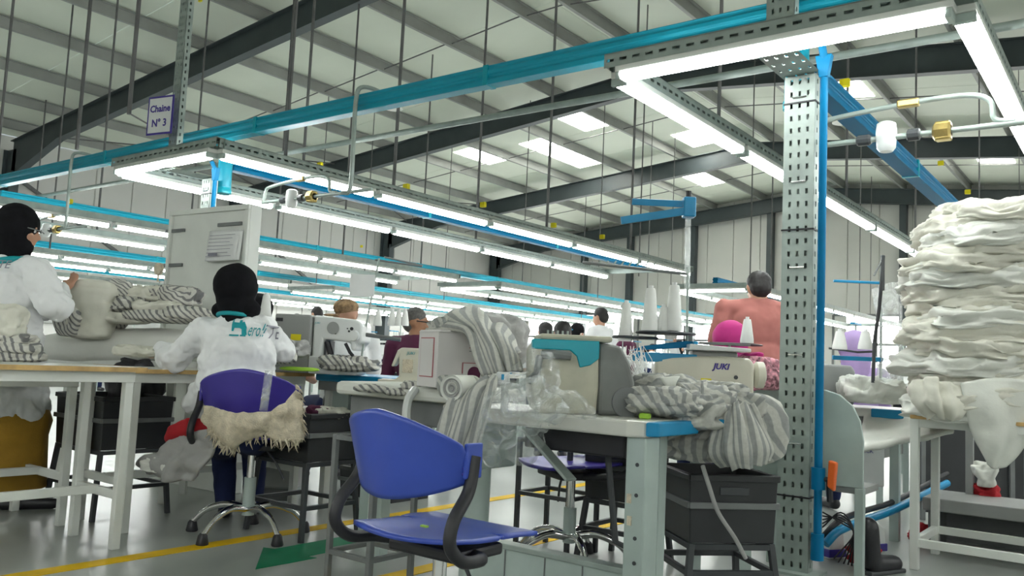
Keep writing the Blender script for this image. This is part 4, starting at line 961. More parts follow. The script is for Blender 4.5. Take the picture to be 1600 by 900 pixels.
MB().box((w1+.02, .0, h1), (w2+.05, .24, h1+.022)).build('top_cover', M['dusty'], t, bevel=.01)
for k in range(5): MB().tube([(w1+.05+.018*k, .02, h1+.02), (w1+.05+.018*k, .02, h1+.035)], .004, 6).build('thread_pin', M['galv'], t)
MB().lathe([(.035, -.002), (.055, .0), (.055, .02), (.03, .03)], (w2+.11, .0, .05), 20, 'y').build('handwheel', M['grey'], t, 'auto')
MB().tube([(w1+.03, -.01, h1-.055), (w1+.07, -.03, h1-.05), (w1+.13, -.028, h1-.055)], .016, 8).build('thread_guard', M['grey'], t, 'auto')
MB().tube([(w1+.02, -.01, .20), (w1+.01, -.04, .14), (w1-.02, -.05, .11)], .014, 8).build('presser_lever', M['dark'], t, 'auto')
MB().tube([(w2-.05, -.004, h1-.03), (w2-.05, -.001, h1-.03)], .012, 12).build('badge', M['brass'], t)
# plastic film over its left side and hanging down
f = V
fm = sheet('plastic_bag', [[f(800, 585, D=2.86), f(850, 590, D=2.80), f(900, 615, D=2.84), f(930, 640, D=2.86)],
    [f(780, 600, D=2.80), f(830, 610, D=2.70), f(880, 632, D=2.78), f(925, 648, D=2.86)],
    [f(755, 640, D=2.76), f(800, 650, D=2.66), f(840, 655, D=2.70), f(858, 655, D=2.80)],
    [f(748, 690, D=2.78), f(790, 690, D=2.68), f(830, 680, D=2.72), f(850, 670, D=2.82)],
    [f(738, 720, D=2.84), f(765, 722, D=2.78), f(800, 712, D=2.80), f(838, 700, D=2.86)]], M['film'], None, 8, .02, 30, .07, 9, thick=.0, seed=2)
tag(fm, 'crumpled clear plastic bag hanging off the white sewing table', 'bag')
fm2 = sheet('plastic_bag', [[f(822, 545, D=2.92), f(845, 550, D=2.86), f(870, 560, D=2.88)], [f(790, 590, D=2.88), f(830, 595, D=2.8), f(865, 600, D=2.86)], [f(770, 650, D=2.85), f(815, 650, D=2.76), f(850, 650, D=2.84)]], M['film'], None, 8, .015, 40, .05, 12, thick=0, seed=9)
tag(fm2, 'clear plastic wrap over the dusty machine face', 'bag')
# ---- neighbouring machine bed that carries the white box, and cloths
q = V(565, 615, D=3.9); BZ = .80
t = thing('cylinder_bed_machine', 'grey work surface with rounded white bed end behind the blue chair', 'machine', (q.x, q.y, 0), 0)
MB().box((-.05, -.12, BZ-.06), (.64, .42, BZ)).build('bed', M['clothw'], t, bevel=.02)
MB().box((-.02, -.05, BZ-.17), (.6, .35, BZ-.062)).build('under_tray', M['grey'], t, bevel=.01)
for x in (.02, .55): MB().box((x, .1, 0), (x+.05, .16, BZ-.17)).build('leg', M['greenwhite'], t, bevel=.004)
MB().tube(bez([(.46, -.13, BZ-.01), (.47, -.18, BZ-.06), (.47, -.18, BZ-.14), (.46, -.12, BZ-.16)], 5), .018, 8).build('hose_loop', M['machwhite'], t, 'auto')
q = V(720, 609, D=3.42); t = thing('cardboard_box', 'white printed carton with a dark red circle, under the striped cloth', 'box', (q.x, q.y, BZ+.005), YAW+radians(33))
MB().box((-.115, -.0, 0), (.115, .17, .225)).build('carton', M['card'], t, bevel=.003)
MB().prism([(-.118, .222), (.118, .222), (.125, .235), (-.11, .232)], -.01, .17).build('flap', M['card'], t, bevel=.002)
MB().box((-.0, -.003, .06), (.112, -.001, .105)).build('print_panel', M['redink'], t); MB().box((.004, -.0045, .0), (.109, -.002, .102)).build('print_field', M['card'], t)
MB().lathe([(.001, -.005), (.03, -.005), (.03, -.001), (.001, -.001)], (.055, -.001, .06), 24, 'y').build('print_disc', M['maroon'], t)
for k in range(4): MB().box((.03, -.003, .15+.014*k), (.10, -.001, .153+.014*k)).build('print_line', M['redink'] if k % 2 else M['greyink'], t)
MB().box((-.118, .03, .04), (-.1155, .145, .20)).build('side_frame', M['redink'], t); MB().box((-.1195, .034, .044), (-.1175, .141, .196)).build('side_field', M['card'], t)
# striped cloth over the box
s1 = sheet('striped_cloth', [[f(672, 525, D=3.75), f(700, 490, D=3.75), f(745, 483, D=3.75), f(785, 500, D=3.72), f(812, 545, D=3.65)],
    [f(672, 522, D=3.55), f(698, 496, D=3.5), f(745, 492, D=3.48), f(785, 508, D=3.45), f(815, 550, D=3.42)],
    [f(720, 517, D=3.34), f(735, 512, D=3.3), f(752, 512, D=3.26), f(780, 522, D=3.24), f(810, 552, D=3.24)],
    [f(738, 552, D=3.26), f(752, 545, D=3.2), f(770, 545, D=3.17), f(790, 548, D=3.17), f(815, 565, D=3.18)],
    [f(752, 588, D=3.22), f(766, 585, D=3.16), f(782, 582, D=3.13), f(798, 580, D=3.13), f(818, 580, D=3.16)]], M['stripe'], None, 8, .012, 60, .008, 6, thick=.012, uvs=(2.0, 1), seed=5)
tag(s1, 'thick striped cloth draped over the white carton down to the right', 'cloth')
put('striped_cloth', 'grey crumpled striped lump behind the draped cloth', 'cloth', 775, 535, 3.62, .25, .30, .24, M['greycloth'], 60, .4, None, rum=.03, wf=8, layers=3)
put('striped_cloth', 'crumpled end of striped cloth on top of the white carton', 'cloth', 700, 512, 3.55, .17, .24, .085, M['stripe'], 61, .3, None, rum=.035, wf=14, layers=3, uvs=1.4)
# rolled cloth
for px_, py_, lb in ((738, 606, 'rolled striped cloth in front of the white carton'), ):
    q = V(px_, py_, D=3.1); t = thing('cloth_roll', lb, 'cloth', q, YAW-.3)
    for k, r in enumerate((.046, .034, .022, .011)):
        MB().lathe([(r-.005, -.14), (r, -.145), (r, .0), (r-.006, .0)], (0, 0, 0), 20, 'y').build('layer', M['stripe'] if False else (M['greycloth'] if k % 2 else M['clothw']), t, 'auto')
    t.rotation_euler = (0, 0, YAW-.5)
put('striped_cloth', 'striped bunch wound left of the cloth roll', 'cloth', 712, 607, 3.14, .12, .14, .075, M['stripe'], 64, .1, None, rum=.02, wf=10, uvs=2)
# cascade of striped cloth
s2 = sheet('striped_cloth', [[f(742, 600, D=3.08), f(760, 592, D=3.04), f(778, 588, D=3.02)],
    [f(700, 628, D=3.02), f(735, 615, D=2.94), f(776, 602, D=2.92)],
    [f(685, 668, D=2.98), f(722, 655, D=2.90), f(766, 640, D=2.90)],
    [f(670, 712, D=2.98), f(708, 708, D=2.92), f(748, 700, D=2.92)],
    [f(668, 745, D=3.0), f(703, 752, D=2.95), f(738, 742, D=2.95)]], M['stripe'], None, 9, .016, 70, .008, 5, thick=.014, uvs=(2.2, 1), seed=11)
tag(s2, 'long striped cloth cascading down to the pedestal behind the blue chair', 'cloth')
put('striped_cloth', 'bunched lower hem of the cascading striped cloth', 'cloth', 694, 722, 2.98, .12, .10, .14, M['stripe'], 65, .1, None, rum=.025, wf=12, uvs=2)
for k, (x, y, w) in enumerate(((600, 608, .26), (655, 603, .16), (618, 612, .12))):
    put('striped_cloth', ['flat striped cloth on the left of the grey work surface', 'striped cloth at the foot of the white carton', 'thin striped fold hanging over the surface edge'][k], 'cloth', x, y, 3.65, w, .2, .035, M['stripefine'], 70+k, .2, None, rum=.015, wf=9, layers=2)
# small white clamp device with blue logo
q = V(785, 590, D=3.0); t = thing('knee_switch', 'small white switch with a blue mark between cloth and plastic bag', 'switch', q, YAW)
MB().prism([(-.03, -.02), (.03, -.02), (.022, .02), (-.02, .02)], 0, .03).build('cap_block', M['machwhite'], t, bevel=.004)
MB().box((-.004, -.002, -.008), (.006, -.0, .012)).build('blue_mark', M['blueedge'], t)
MB().tube(bez([(-.07, .0, -.10), (-.05, -.01, -.03), (.0, -.01, -.022), (.06, -.01, -.03), (.075, 0, -.06)], 5), .008, 8).build('hose', M['machwhite'], t, 'auto')
MB().tube([(.01, .01, -.02), (.012, .01, -.12)], .014, 10).build('stem', M['machwhite'], t, 'auto')

# ---- bundle of striped cloth over the crate by the post
G2 = 'striped cloth heap by the post'
ht = [(1030, 628, 3.05, .26, .22, .10, 'flat striped folds lying on the white table corner'), (1080, 628, 3.15, .24, .22, .13, 'middle striped lump of the heap by the post'), (1035, 606, 3.25, .20, .2, .11, 'upper left striped lump beside the grey machine cover'),
      (1125, 625, 3.3, .22, .2, .12, 'upper right striped lump under the cream machine'), (1085, 645, 3.1, .2, .22, .12, 'striped cloth sliding off the blue table end'), (1090, 690, 3.3, .28, .26, .14, 'striped cloth lying in the black crate by the table leg'), (1150, 635, 3.25, .2, .2, .1, 'striped cloth above the big gathered bundle'), (1185, 650, 3.3, .14, .16, .10, 'small striped cloth right of the gathered bundle')]
for k, (x, y, D, w_, d_, h_, lb) in enumerate(ht):
    put('striped_cloth', lb, 'cloth', x, y, D, w_, d_, h_, M['stripe'], 80+k, .5*k, G2, rum=.045, wf=9, edge=.35, layers=2, uvs=1.3)
q = V(1158, 725, D=3.25); t2 = lump('gathered_bundle', .30, .26, .27, M['stripe'], 90, None, 90, 30, .12, rum=.012, wf=6, loc=(q.x, q.y, q.z), rz=YAW+.2)
tag(t2, 'big gathered striped bundle resting on the black crate', 'cloth', G2)
s3 = sheet('striped_cloth', [[f(1128, 640, D=3.1), f(1150, 630, D=3.06), f(1175, 632, D=3.08)], [f(1118, 665, D=3.07), f(1152, 655, D=3.0), f(1192, 660, D=3.05)], [f(1108, 705, D=3.06), f(1155, 702, D=2.97), f(1210, 700, D=3.04)], [f(1125, 726, D=3.1), f(1160, 732, D=3.0), f(1205, 722, D=3.08)]],
      M['stripe'], None, 10, .014, 95, .005, 5, thick=.01, uvs=(2.1, 1), seed=13); tag(s3, 'pleated striped fabric gathered over the front of the bundle', 'cloth', G2)
s4 = sheet('striped_cloth', [[f(1042, 690, D=3.12), f(1052, 662, D=3.1)], [f(1075, 672, D=3.06), f(1082, 648, D=3.04)], [f(1115, 655, D=3.06), f(1118, 640, D=3.05)]], M['stripe'], None, 9, .008, 60, .006, 8, thick=.01, uvs=(3, 1), seed=14)
tag(s4, 'striped strip stretched from the table leg to the bundle', 'cloth', G2)
tl = sheet('cloth_corner', [[f(1030, 590, D=3.1), f(1062, 588, D=3.08)], [f(1040, 603, D=3.06), f(1056, 600, D=3.05)], [f(1052, 620, D=3.06), f(1054, 620, D=3.06)]], M['clothw'], None, 5, thick=.004); tag(tl, 'pale folded cloth corner on top of the striped heap', 'cloth', G2)
hs_ = MB().tube(bez([f(1098, 728, D=3.05), f(1108, 760, D=3.0), f(1122, 800, D=3.0), f(1148, 840, D=3.02), f(1165, 872, D=3.05)], 6), .008, 8).build('air_hose', M['greycloth'], None, 'auto'); tag(hs_, 'thin grey hose hanging in front of the black crate', 'hose')
o = MB().box((-.02, -.015, -.012), (.02, .015, .012)).build('blue_clip', M['blueedge'], None, bevel=.006); o.location = V(1126, 660, D=3.04); tag(o, 'small blue clip on the striped bundle', 'clip')
o = sheet('orange_cloth', [[f(1165, 632, D=3.5), f(1195, 620, D=3.5)], [f(1180, 640, D=3.42), f(1200, 628, D=3.44)]], M['orange'], None, 6, .004, 40, thick=.006); tag(o, 'orange cloth scrap between the heap and the post', 'cloth')
o = MB().lathe([(.03, 0), (.034, .03), (.03, .075), (.02, .08)], (0, 0, 0), 14).build('thread_reel', M['machwhite'], None, 'auto'); o.location = atable(990, 620, 3.12, TZ); tag(o, 'white reel with a purple mark beside the grey machine cover', 'reel')
MB().box((-.02, -.036, .02), (.015, -.030, .055)).build('purple_mark', M['chairpurple'], o); MB().box((-.03, -.036, .056), (.02, -.028, .08)).build('blue_mark', M['blueedge'], o)

# ---- lockstitch machine builder (head with arm, bed, handwheel)
def machine_head(label, loc, rz, s=1.0, m='cream', panel=True, detail=True, group=None, arm=.46):
    t = thing('sewing_machine', label, 'machine', loc, rz, group); A = arm
    MB().box((-.05*s, -.09*s, 0), (A*s, .09*s, .035*s)).build('bed', M[m], t, bevel=.01*s if detail else 0)
    arm_p = [(0, .255), (.02, .275), (A-.14, .29), (A-.02, .285), (A, .26), (A, .03), (A-.13, .03), (A-.14, .12), (A-.17, .155), (.10, .165), (.09, .12), (.085, .09), (.03, .09), (0, .12)]
    MB().prism([(x*s, z*s) for x, z in arm_p], -.06*s, .06*s).build('arm', M[m], t, bevel=.022*s if detail else 0, seg=3)
    MB().tube([(.055*s, 0, .095*s), (.055*s, 0, .03*s)], .006*s, 6).build('needle_bar', M['chrome'], t)
    MB().lathe([(.02, 0), (.045, .008), (.058, .02), (.058, .05), (.03, .06)], (A*s, 0, .215*s), 20 if detail else 10, 'x').build('handwheel', M[m], t, 'auto')
    if s != 1:
        pass
    if panel: MB().prism([(.14*s, .31*s), (.40*s, .31*s), (.40*s, .325*s), (.14*s, .335*s)], -.12*s, .05*s).build('control_panel', M['machwhite'], t, bevel=.004 if detail else 0)
    return t
# cream machine in front of the magenta scarf
q = atable(1018, 648, 3.72, .70); t = machine_head('cream lockstitch machine with violet lettering above the striped heap', q, YAW-.05, 1.0, arm=.43)
text('JUKI', .036, M['ink'], t, (.285, -.0625, .232), (pi/2, 0, 0), 'maker_lettering', .25, bold=.0012, label='violet maker lettering')
MB().box((.20, -.0625, .165), (.245, -.0605, .19)).build('yellow_sticker', M['yellowp'], t)
MB().box((.20, -.0625, .145), (.245, -.0605, .164)).build('instruction_sticker', M['fleece'], t)
for x, z in ((.055, .19), (.11, .185), (.28, .16), (.35, .20)): MB().tube([(x, -.064, z), (x, -.06, z)], .009, 10).build('screw', M['dark'], t)
MB().box((.175, -.15, .335), (.39, -.145, .345)).build('display_strip', M['grey'], t)
MB().box((.16, -.05, .28), (.36, .05, .31)).build('panel_support', M['machgrey'], t, bevel=.01)
MB().prism([(.33, .05), (.345, .05), (.38, .17), (.365, .18)], -.075, -.062).build('lever', M['machgrey'], t, bevel=.004)
tt = thing('sewing_table', 'sewing table under the cream lockstitch machine, hidden by cloth', 'table', (q.x, q.y, 0), YAW-.05)
MB().box((-.12, -.2, .655), (.48, .3, .698)).build('tabletop', M['tabletop'], tt, bevel=.006)
for x in (.2, .42): MB().box((x, .1, 0), (x+.05, .16, .655)).build('leg', M['greenwhite'], tt)
# blue arms of the thread stand just left of it
def cone(label, p, s=1.0, h=.17, r=.033, group=None, m='thread'):
    t = thing('thread_cone', label, 'thread', p, 0, group)
    MB().lathe([(r*s, 0), (r*s, .008), (r*.98*s, .02), (r*.60*s, h-.012), (r*.50*s, h)], (0, 0, 0), 18).build('winding', M[m], t, 'auto')
    MB().tube([(0, 0, h), (0, 0, h+.012)], .010*s, 8).build('core', M['paper'], t)
    return t
q = V(1040, 521, D=3.75); t = thing('thread_stand', 'thread stand with dark tray, blue brackets and tall pole with blue arms', 'stand', q, YAW)
xr = .105
MB().lathe([(.13, -.004), (.135, 0), (.13, .006)], (0, 0, 0), 26).build('tray', M['dark'], t, 'auto')
MB().lathe([(.10, -.004), (.105, 0), (.10, .006)], (-.13, .03, -.025), 22).build('tray', M['dark'], t, 'auto')
MB().tube([(xr, 0, -.42), (xr-.01, 0, .0), (xr-.015, 0, .30)], .006, 8).build('pole', M['galv'], t)
MB().tube([(xr-.015, 0, .20), (xr-.02, 0, .54)], .013, 12).build('pole_sleeve', M['film'], t, label='clear sleeve on the pole')
MB().prism([(-.21, .012), (.09, .03), (.095, .06), (-.20, .03)], -.02, .02, 'xz').build('x', M['blueedge'], t) if False else None
for (a, b, w_) in (((-.21, .05, .505), (xr-.01, -.02, .555), .035), ((-.155, .1, .605), (xr-.01, 0, .585), .03)): MB().bar(a, b, .012, w_).build('upper_arm', M['blueedge'], t, bevel=.003)
MB().box((xr-.045, -.03, .525), (xr+.01, .03, .615)).build('arm_clamp', M['blueedge'], t, bevel=.006); MB().tube([(xr-.02, 0, .615), (xr-.02, 0, .645)], .012, 8).build('pole_cap', M['black'], t)
MB().prism([(-.16, -.085), (.13, -.055), (.135, -.03), (.08, -.03), (-.10, -.06)], -.03, .03).build('blue_bracket', M['bluepipe'], t, bevel=.004)
MB().box((-.15, -.06, -.128), (.13, -.045, -.088)).build('blue_rail', M['blueedge'], t, bevel=.004)
MB().box((.115, -.05, -.13), (.135, .02, -.03)).build('blue_upright', M['blueedge'], t, bevel=.004)
for z, y2 in ((.30, .0), (.325, .25)):
    MB().tube([(-.38+y2*.4, y2, z+.0), (xr-.02, 0, .27)], .007, 8).build('guide_arm', M['grey'], t)
for k in range(9): MB().bar((-.33+.035*k, .22-.018*k, .31), (-.315+.035*k, .215-.018*k, .335), .006).build('guide_hook', M['galv'], t)
for (px_, py_, s_, lb) in ((1015, 519, 1.15, 'left tall cone of white thread on the dark tray'), (1036, 520, .9, 'short middle cone of white thread on the dark tray'), (1052, 517, 1.2, 'right tall cone of white thread on the dark tray'), (977, 533, 1.0, 'pale cone of thread lower left of the tray stand')):
    cone(lb, V(px_, py_, D=3.75), s_, .17*s_*(1 if s_ > .95 else .75), group='thread cones on the tray stand')
q = V(1140, 538, D=4.3); t = thing('thread_stand', 'low dark tray holding one white cone in front of the salmon shirt', 'stand', q, YAW)
MB().lathe([(.16, -.003), (.165, 0), (.16, .004)], (0, 0, 0), 24).build('tray', M['dark'], t, 'auto'); MB().tube([(.0, 0, -.5), (0, 0, .0)], .007, 8).build('pole', M['galv'], t)
cone('single blunt white thread cone in front of the salmon shirt', V(1167, 536, D=4.25), 1.0, .12, .033)
put('floral_garment', 'pink patterned garment lying beside the cream machine', 'cloth', 1185, 584, 4.25, .26, .2, .16, M['floral'], 95, .2, None, rum=.03, wf=10, edge=.25)
put('magenta_cloth', 'magenta cloth edge above the pink patterned garment', 'cloth', 1173, 556, 4.4, .1, .1, .04, M['magenta'], 96, .2, None, rum=.02)
# loose threads behind the grey cover
mb = MB(); random.seed(11)
for k in range(26):
    a = V(random.uniform(975, 1010), random.uniform(540, 555), D=3.5+random.random()*.1); b = V(random.uniform(985, 1012), random.uniform(585, 600), D=3.45)
    c = a.lerp(b, .5)+Vector((random.uniform(-.04, .04), 0, random.uniform(-.02, .02))); mb.tube(bez([a, c, b], 4), .0016, 4)
o = mb.build('loose_threads', M['thread'], None); tag(o, 'white loose threads hanging behind the grey machine cover', 'thread', kind='stuff')

# ---- second white machine, left of centre, with its table
q = atable(424, 572, 4.85, .803); t = thing('sewing_machine', 'large white and grey pattern stitching machine with yellow sticker', 'machine', q, YAW-.12)
k_ = 4.95/1320
MB().box((0, 0, 0), (.22, .34, .335)).build('motor_cover', M['machgrey'], t, bevel=.012, seg=3)
arm = [(.225, .0), (.225, .335), (.47, .32), (.505, .305), (.515, .28), (.515, .19), (.49, .175), (.485, .14), (.455, .14), (.45, .185), (.29, .20), (.285, .10), (.50, .09), (.50, .0)]
MB().prism(arm, .02, .22).build('arm', M['machwhite'], t, bevel=.016, seg=3)
MB().box((.222, -.012, .0), (.40, .02, .10)).build('front_bed', M['machwhite'], t, bevel=.008)
MB().box((.105, -.004, .185), (.165, -.001, .22)).build('yellow_sticker', M['yellowp'], t); MB().box((.01, -.004, .29), (.05, -.001, .31)).build('vent', M['black'], t)
MB().lathe([(.001, -.004), (.036, -.004), (.034, .0), (.001, .0)], (.345, .018, .265), 20, 'y').build('round_cover', M['machgrey'], t, 'auto')
MB().lathe([(.001, -.02), (.028, -.02), (.032, .0), (.001, .0)], (.475, .01, .225), 18, 'y').build('tension_knob', M['machwhite'], t, 'auto')
for x, z, r in ((.455, .265, .010), (.44, .25, .006), (.43, .265, .004), (.36, .235, .006)): MB().tube([(x, .015, z), (x, .021, z)], r, 10).build('button', M['black'], t)
MB().tube([(.30, .06, .185), (.325, .06, .12), (.33, .06, .09)], .018, 8).build('clamp_foot', M['black'], t, 'auto'); MB().tube([(.41, .06, .18), (.44, .06, .13), (.46, .06, .11)], .010, 8).build('clamp_arm', M['black'], t, 'auto')
MB().box((.29, .05, .10), (.30, .20, .19)).build('throat_plate', M['dark'], t)
MB().box((.30, -.014, .03), (.305, -.012, .055)).build('slot', M['black'], t); MB().box((.385, -.014, .035), (.395, -.0, .05)).build('slot', M['black'], t)
text('JUKI', .016, M['tealink'], t, (.25, .018, .285), (pi/2, 0, 0), 'maker_lettering', .2)
a, b = V(492, 590, Y=3.40), V(622, 600, Y=3.40)
tb = thing('sewing_table', 'white table with thick blue edge beside the pattern stitching machine', 'table', (a.x, 3.40, 0), 0); W_ = b.x-a.x
MB().prism([(0, 0), (W_-.05, 0), (W_, .05), (W_, .5), (0, .5)], .755, .80, 'xy').build('blue_top_end', M['blueedge'], tb, bevel=.012)
MB().box((.0, .03, .70), (W_-.04, .48, .754)).build('under_frame', M['machgrey'], tb)
for x in (.03, W_*.62): MB().box((x, .06, 0), (x+.045, .11, .70)).build('leg', M['white'], tb, bevel=.003)
MB().box((.08, .08, .40), (.22, .10, .70)).build('side_panel', M['greenwhite'], tb)
MB().box((.25, .12, .42), (W_-.1, .42, .69)).build('dark_box', M['crate'], tb, bevel=.01)
put('striped_cloth', 'folded striped cloth on the blue-edged table', 'cloth', 545, 569, 4.85, .36, .24, .085, M['stripefine'], 101, .1, None, rum=.03, wf=10, layers=3, uvs=.8)
put('striped_cloth', 'striped cloth under the seated woman\'s right elbow', 'cloth', 440, 556, 4.55, .14, .2, .09, M['stripefine'], 102, .4, None, rum=.03, wf=10, layers=2)
put('striped_cloth', 'grey rolled cloth sloping beside the grey motor cover', 'cloth', 455, 545, 4.6, .17, .16, .09, M['greycloth'], 103, -.3, None, rum=.03, wf=10, layers=2)
put('lime_tray', 'lime green plastic pieces on the table edge', 'tray', 470, 577, 4.6, .20, .06, .02, M['neon'], 104, 0, None, rum=.006, wf=20)
cone('white thread cone just right of the seated woman\'s headscarf', V(414, 500, D=5.0), 1.1, .15)
# sign paper on pole
q = V(562, 571, D=4.9); t = thing('paper_stand', 'thin pole with crossbar holding a blank white sheet above the machine', 'stand', q, YAW)
MB().tube([(0, 0, -.05), (.025, 0, .25), (.075, 0, .63)], .006, 8).build('pole', M['galv'], t)
MB().tube([(.05, 0, .62), (.32, .05, .60), (.31, .2, .62), (.09, .1, .65)], .006, 8).build('top_bracket', M['grey'], t)
MB().box((-.085, -.01, .40), (.06, -.006, .53)).build('blank_sheet', M['paper'], t)
MB().tube([(.02, 0, .18), (.23, .0, .16)], .012, 8).build('thread_tray', M['grey'], t)
for k, x in enumerate((590, 612, 622, 632)):
    pp = V(x, 509, D=4.9); cone(['blunt white cone by the thin paper pole', 'second white cone on the rack beside the maroon shirt', 'third white cone on the rack beside the maroon shirt', 'white cone touching the maroon man\'s neck line'][k], pp, .95, .085, .026, 'cones on the paper stand')
# cream machine end in front of the maroon man
q = atable(628, 586, 4.4, .79); t = thing('sewing_machine', 'cream machine head seen from behind beside the white carton', 'machine', q, YAW)
MB().prism([(-.055, .0), (.115, .0), (.115, .18), (-.01, .18), (-.03, .165), (-.06, .08), (-.045, .08), (-.02, .13), (-.015, .03)], 0, .14).build('body', M['cream'], t, bevel=.01)
MB().box((-.12, -.03, -.02), (.115, .14, .012)).build('bed', M['cream'], t, bevel=.006); MB().box((.0, -.004, .05), (.055, -.001, .12)).build('cover_plate', M['fleece'], t, bevel=.002)
MB().box((-.015, .02, .01), (-.005, .1, .10)).build('dark_gap', M['dark'], t)
text('JUKI', .022, M['tealink'], t, (.04, -.002, .145), (pi/2, 0, 0), 'maker_lettering', .2)
tt = thing('sewing_table', 'dark-topped table below the cream machine head', 'table', (q.x, q.y, 0), YAW)
MB().box((-.22, -.1, .72), (.5, .4, .77)).build('tabletop', M['grey'], tt, bevel=.006)
for x in (-.18, .42): MB().box((x, .0, 0), (x+.045, .05, .72)).build('leg', M['greenwhite'], tt)
p = V(893, 745, D=3.95)
chair('small violet swivel chair under the white sewing table', (p.x, p.y, 0), radians(150), .46, M['chairpurple'])
p = V(870, 800, D=4.2); stand('crate_stand', 'dark open stand beyond the violet chair with yellow line behind', (p.x, p.y, 0), .30, .26, .55, M['dark'], mid=.28, leg=.022)
p = V(985, 740, D=4.1); crate_on_stand(985, 4.1, .30, .3, .3, .28, 'dark crate seen through the legs of the white sewing table', 'dark stand of the crate behind the white table leg')

# ================================================================== RIGHT SIDE
# pale rounded extension panel behind the post
a = V(1337, 772, D=3.84); t = thing('side_table', 'pale folding side table with rounded upright leaf behind the perforated post', 'table', (a.x, a.y, 0), 0)
out = [(-.47, .50), (0, .50), (0, .78), (-.02, .86), (-.06, .925), (-.12, .955), (-.38, .955), (-.44, .90), (-.47, .8)]
zz = V(1337, 768, D=3.84).z; sc = 1.0
out = [(-.64, zz), (0, zz), (0, zz+.22), (-.015, zz+.31), (-.05, zz+.38), (-.11, zz+.43), (-.18, zz+.45), (-.46, zz+.45), (-.55, zz+.42), (-.61, zz+.36), (-.64, zz+.26)]
MB().prism(out, .12, .14).build('upright_leaf', M['greenwhite'], t, bevel=.004)
MB().box((-.44, .14, zz-.03), (0, .40, zz)).build('shelf', M['machgrey'], t)
MB().box((-.035, .11, 0), (.005, .15, zz)).build('leg', M['greenwhite'], t, bevel=.003); MB().box((-.45, .11, 0), (-.41, .15, zz)).build('leg', M['greenwhite'], t, bevel=.003)
# distant right workstation
q = V(1355, 642, D=4.9); z0 = q.z; t = thing('sewing_table', 'white table with blue corner half hidden by the rounded leaf', 'table', (q.x, q.y, 0), 0)
MB().prism([(-.5, -.1), (.1, -.1), (.2, .0), (.2, .4), (-.5, .4)], z0-.03, z0+.02, 'xy').build('tabletop', M['tabletop'], t, bevel=.008)
MB().box((.05, -.12, z0-.03), (.22, -.1, z0+.02)).build('blue_end', M['blueedge'], t, bevel=.006)
for x in (-.4, .1): MB().box((x, .1, 0), (x+.05, .15, z0-.03)).build('leg', M['greenwhite'], t)
q = V(1312, 630, D=4.8); t = thing('sewing_machine', 'grey boxed machine motor on the right table beside the blue air pipe', 'machine', (q.x, q.y, z0+.02), YAW)
MB().prism([(-.12, 0), (.07, 0), (.09, .03), (.09, .20), (.07, .235), (-.12, .24)], 0, .24).build('motor_housing', M['machgrey'], t, bevel=.012)
MB().box((-.18, -.01, .0), (-.125, .2, .235)).build('white_side', M['machwhite'], t, bevel=.01); MB().box((-.145, -.014, .12), (-.13, .1, .21)).build('dark_panel', M['dark'], t)
# blue thread frame
q = V(1368, 560, D=4.7); t = thing('thread_stand', 'pole with two horizontal blue bars right of the post', 'stand', q, YAW)
MB().box((-.24, -.01, -.018), (.04, .01, .006)).build('lower_bar', M['blueedge'], t, bevel=.004)
MB().box((-.24, -.01, .415), (.03, .01, .43)).build('upper_bar', M['blueedge'], t, bevel=.004)
MB().tube([(.03, 0, -.25), (.028, 0, .52)], .008, 8).build('pole', M['galv'], t)
MB().tube([(-.26, 0, .045), (-.1, 0, .03), (.0, 0, .038)], .006, 8).build('tray_wire', M['dark'], t)
for k, x in enumerate((1312, 1352)): cone(['white thread cone left of the lilac headscarf', 'white thread cone right of the lilac headscarf'][k], V(x, 546, D=4.65), 1.1, .10, .036, 'cones by the lilac headscarf')
q = V(1380, 420, D=4.6); t = thing('lever_arm', 'tall black lever rising beside the translucent sheet', 'lever', q, YAW)
MB().tube([(.0, 0, .07), (-.005, 0, -.03), (-.02, 0, -.22), (-.045, 0, -.40)], .010, 8).build('rod', M['black'], t); MB().tube([(0, 0, .06), (-.05, 0, -.04)], .006, 6).build('link', M['grey'], t); MB().box((-.012, -.01, -.12), (.006, .01, .075)).build('block', M['dark'], t, bevel=.004)
MB().tube([(-.045, 0, -.40), (-.05, 0, -.62)], .010, 8).build('foot_rod', M['dark'], t)
sp = sheet('plastic_sheet', [[f(1362, 452, D=4.75), f(1385, 443, D=4.7), f(1412, 438, D=4.72)], [f(1372, 520, D=4.72), f(1392, 520, D=4.68), f(1410, 520, D=4.70)], [f(1370, 600, D=4.7), f(1390, 612, D=4.66), f(1412, 600, D=4.68)]], M['film'], None, 6, .01, 30, thick=.002); tag(sp, 'translucent sheet hanging left of the tall fabric pile', 'sheet')
sl = sheet('white_slide', [[f(1340, 705, D=4.35), f(1342, 690, D=4.5), f(1350, 655, D=4.8)], [f(1380, 697, D=4.35), f(1380, 682, D=4.5), f(1385, 650, D=4.8)], [f(1415, 690, D=4.35), f(1415, 676, D=4.5), f(1415, 645, D=4.8)], [f(1490, 678, D=4.35), f(1490, 664, D=4.5), f(1480, 640, D=4.8)]], M['clothw'], None, 6, .01, 30, .012, 8, thick=.02); tag(sl, 'crumpled white cloth over a low shelf behind the white stand', 'cloth')
put('white_fabric', 'white fabric lump left of the tall pile', 'cloth', 1360, 610, 4.7, .3, .3, .14, M['clothw'], 110, 0, None, rum=.05, wf=8, edge=.3)
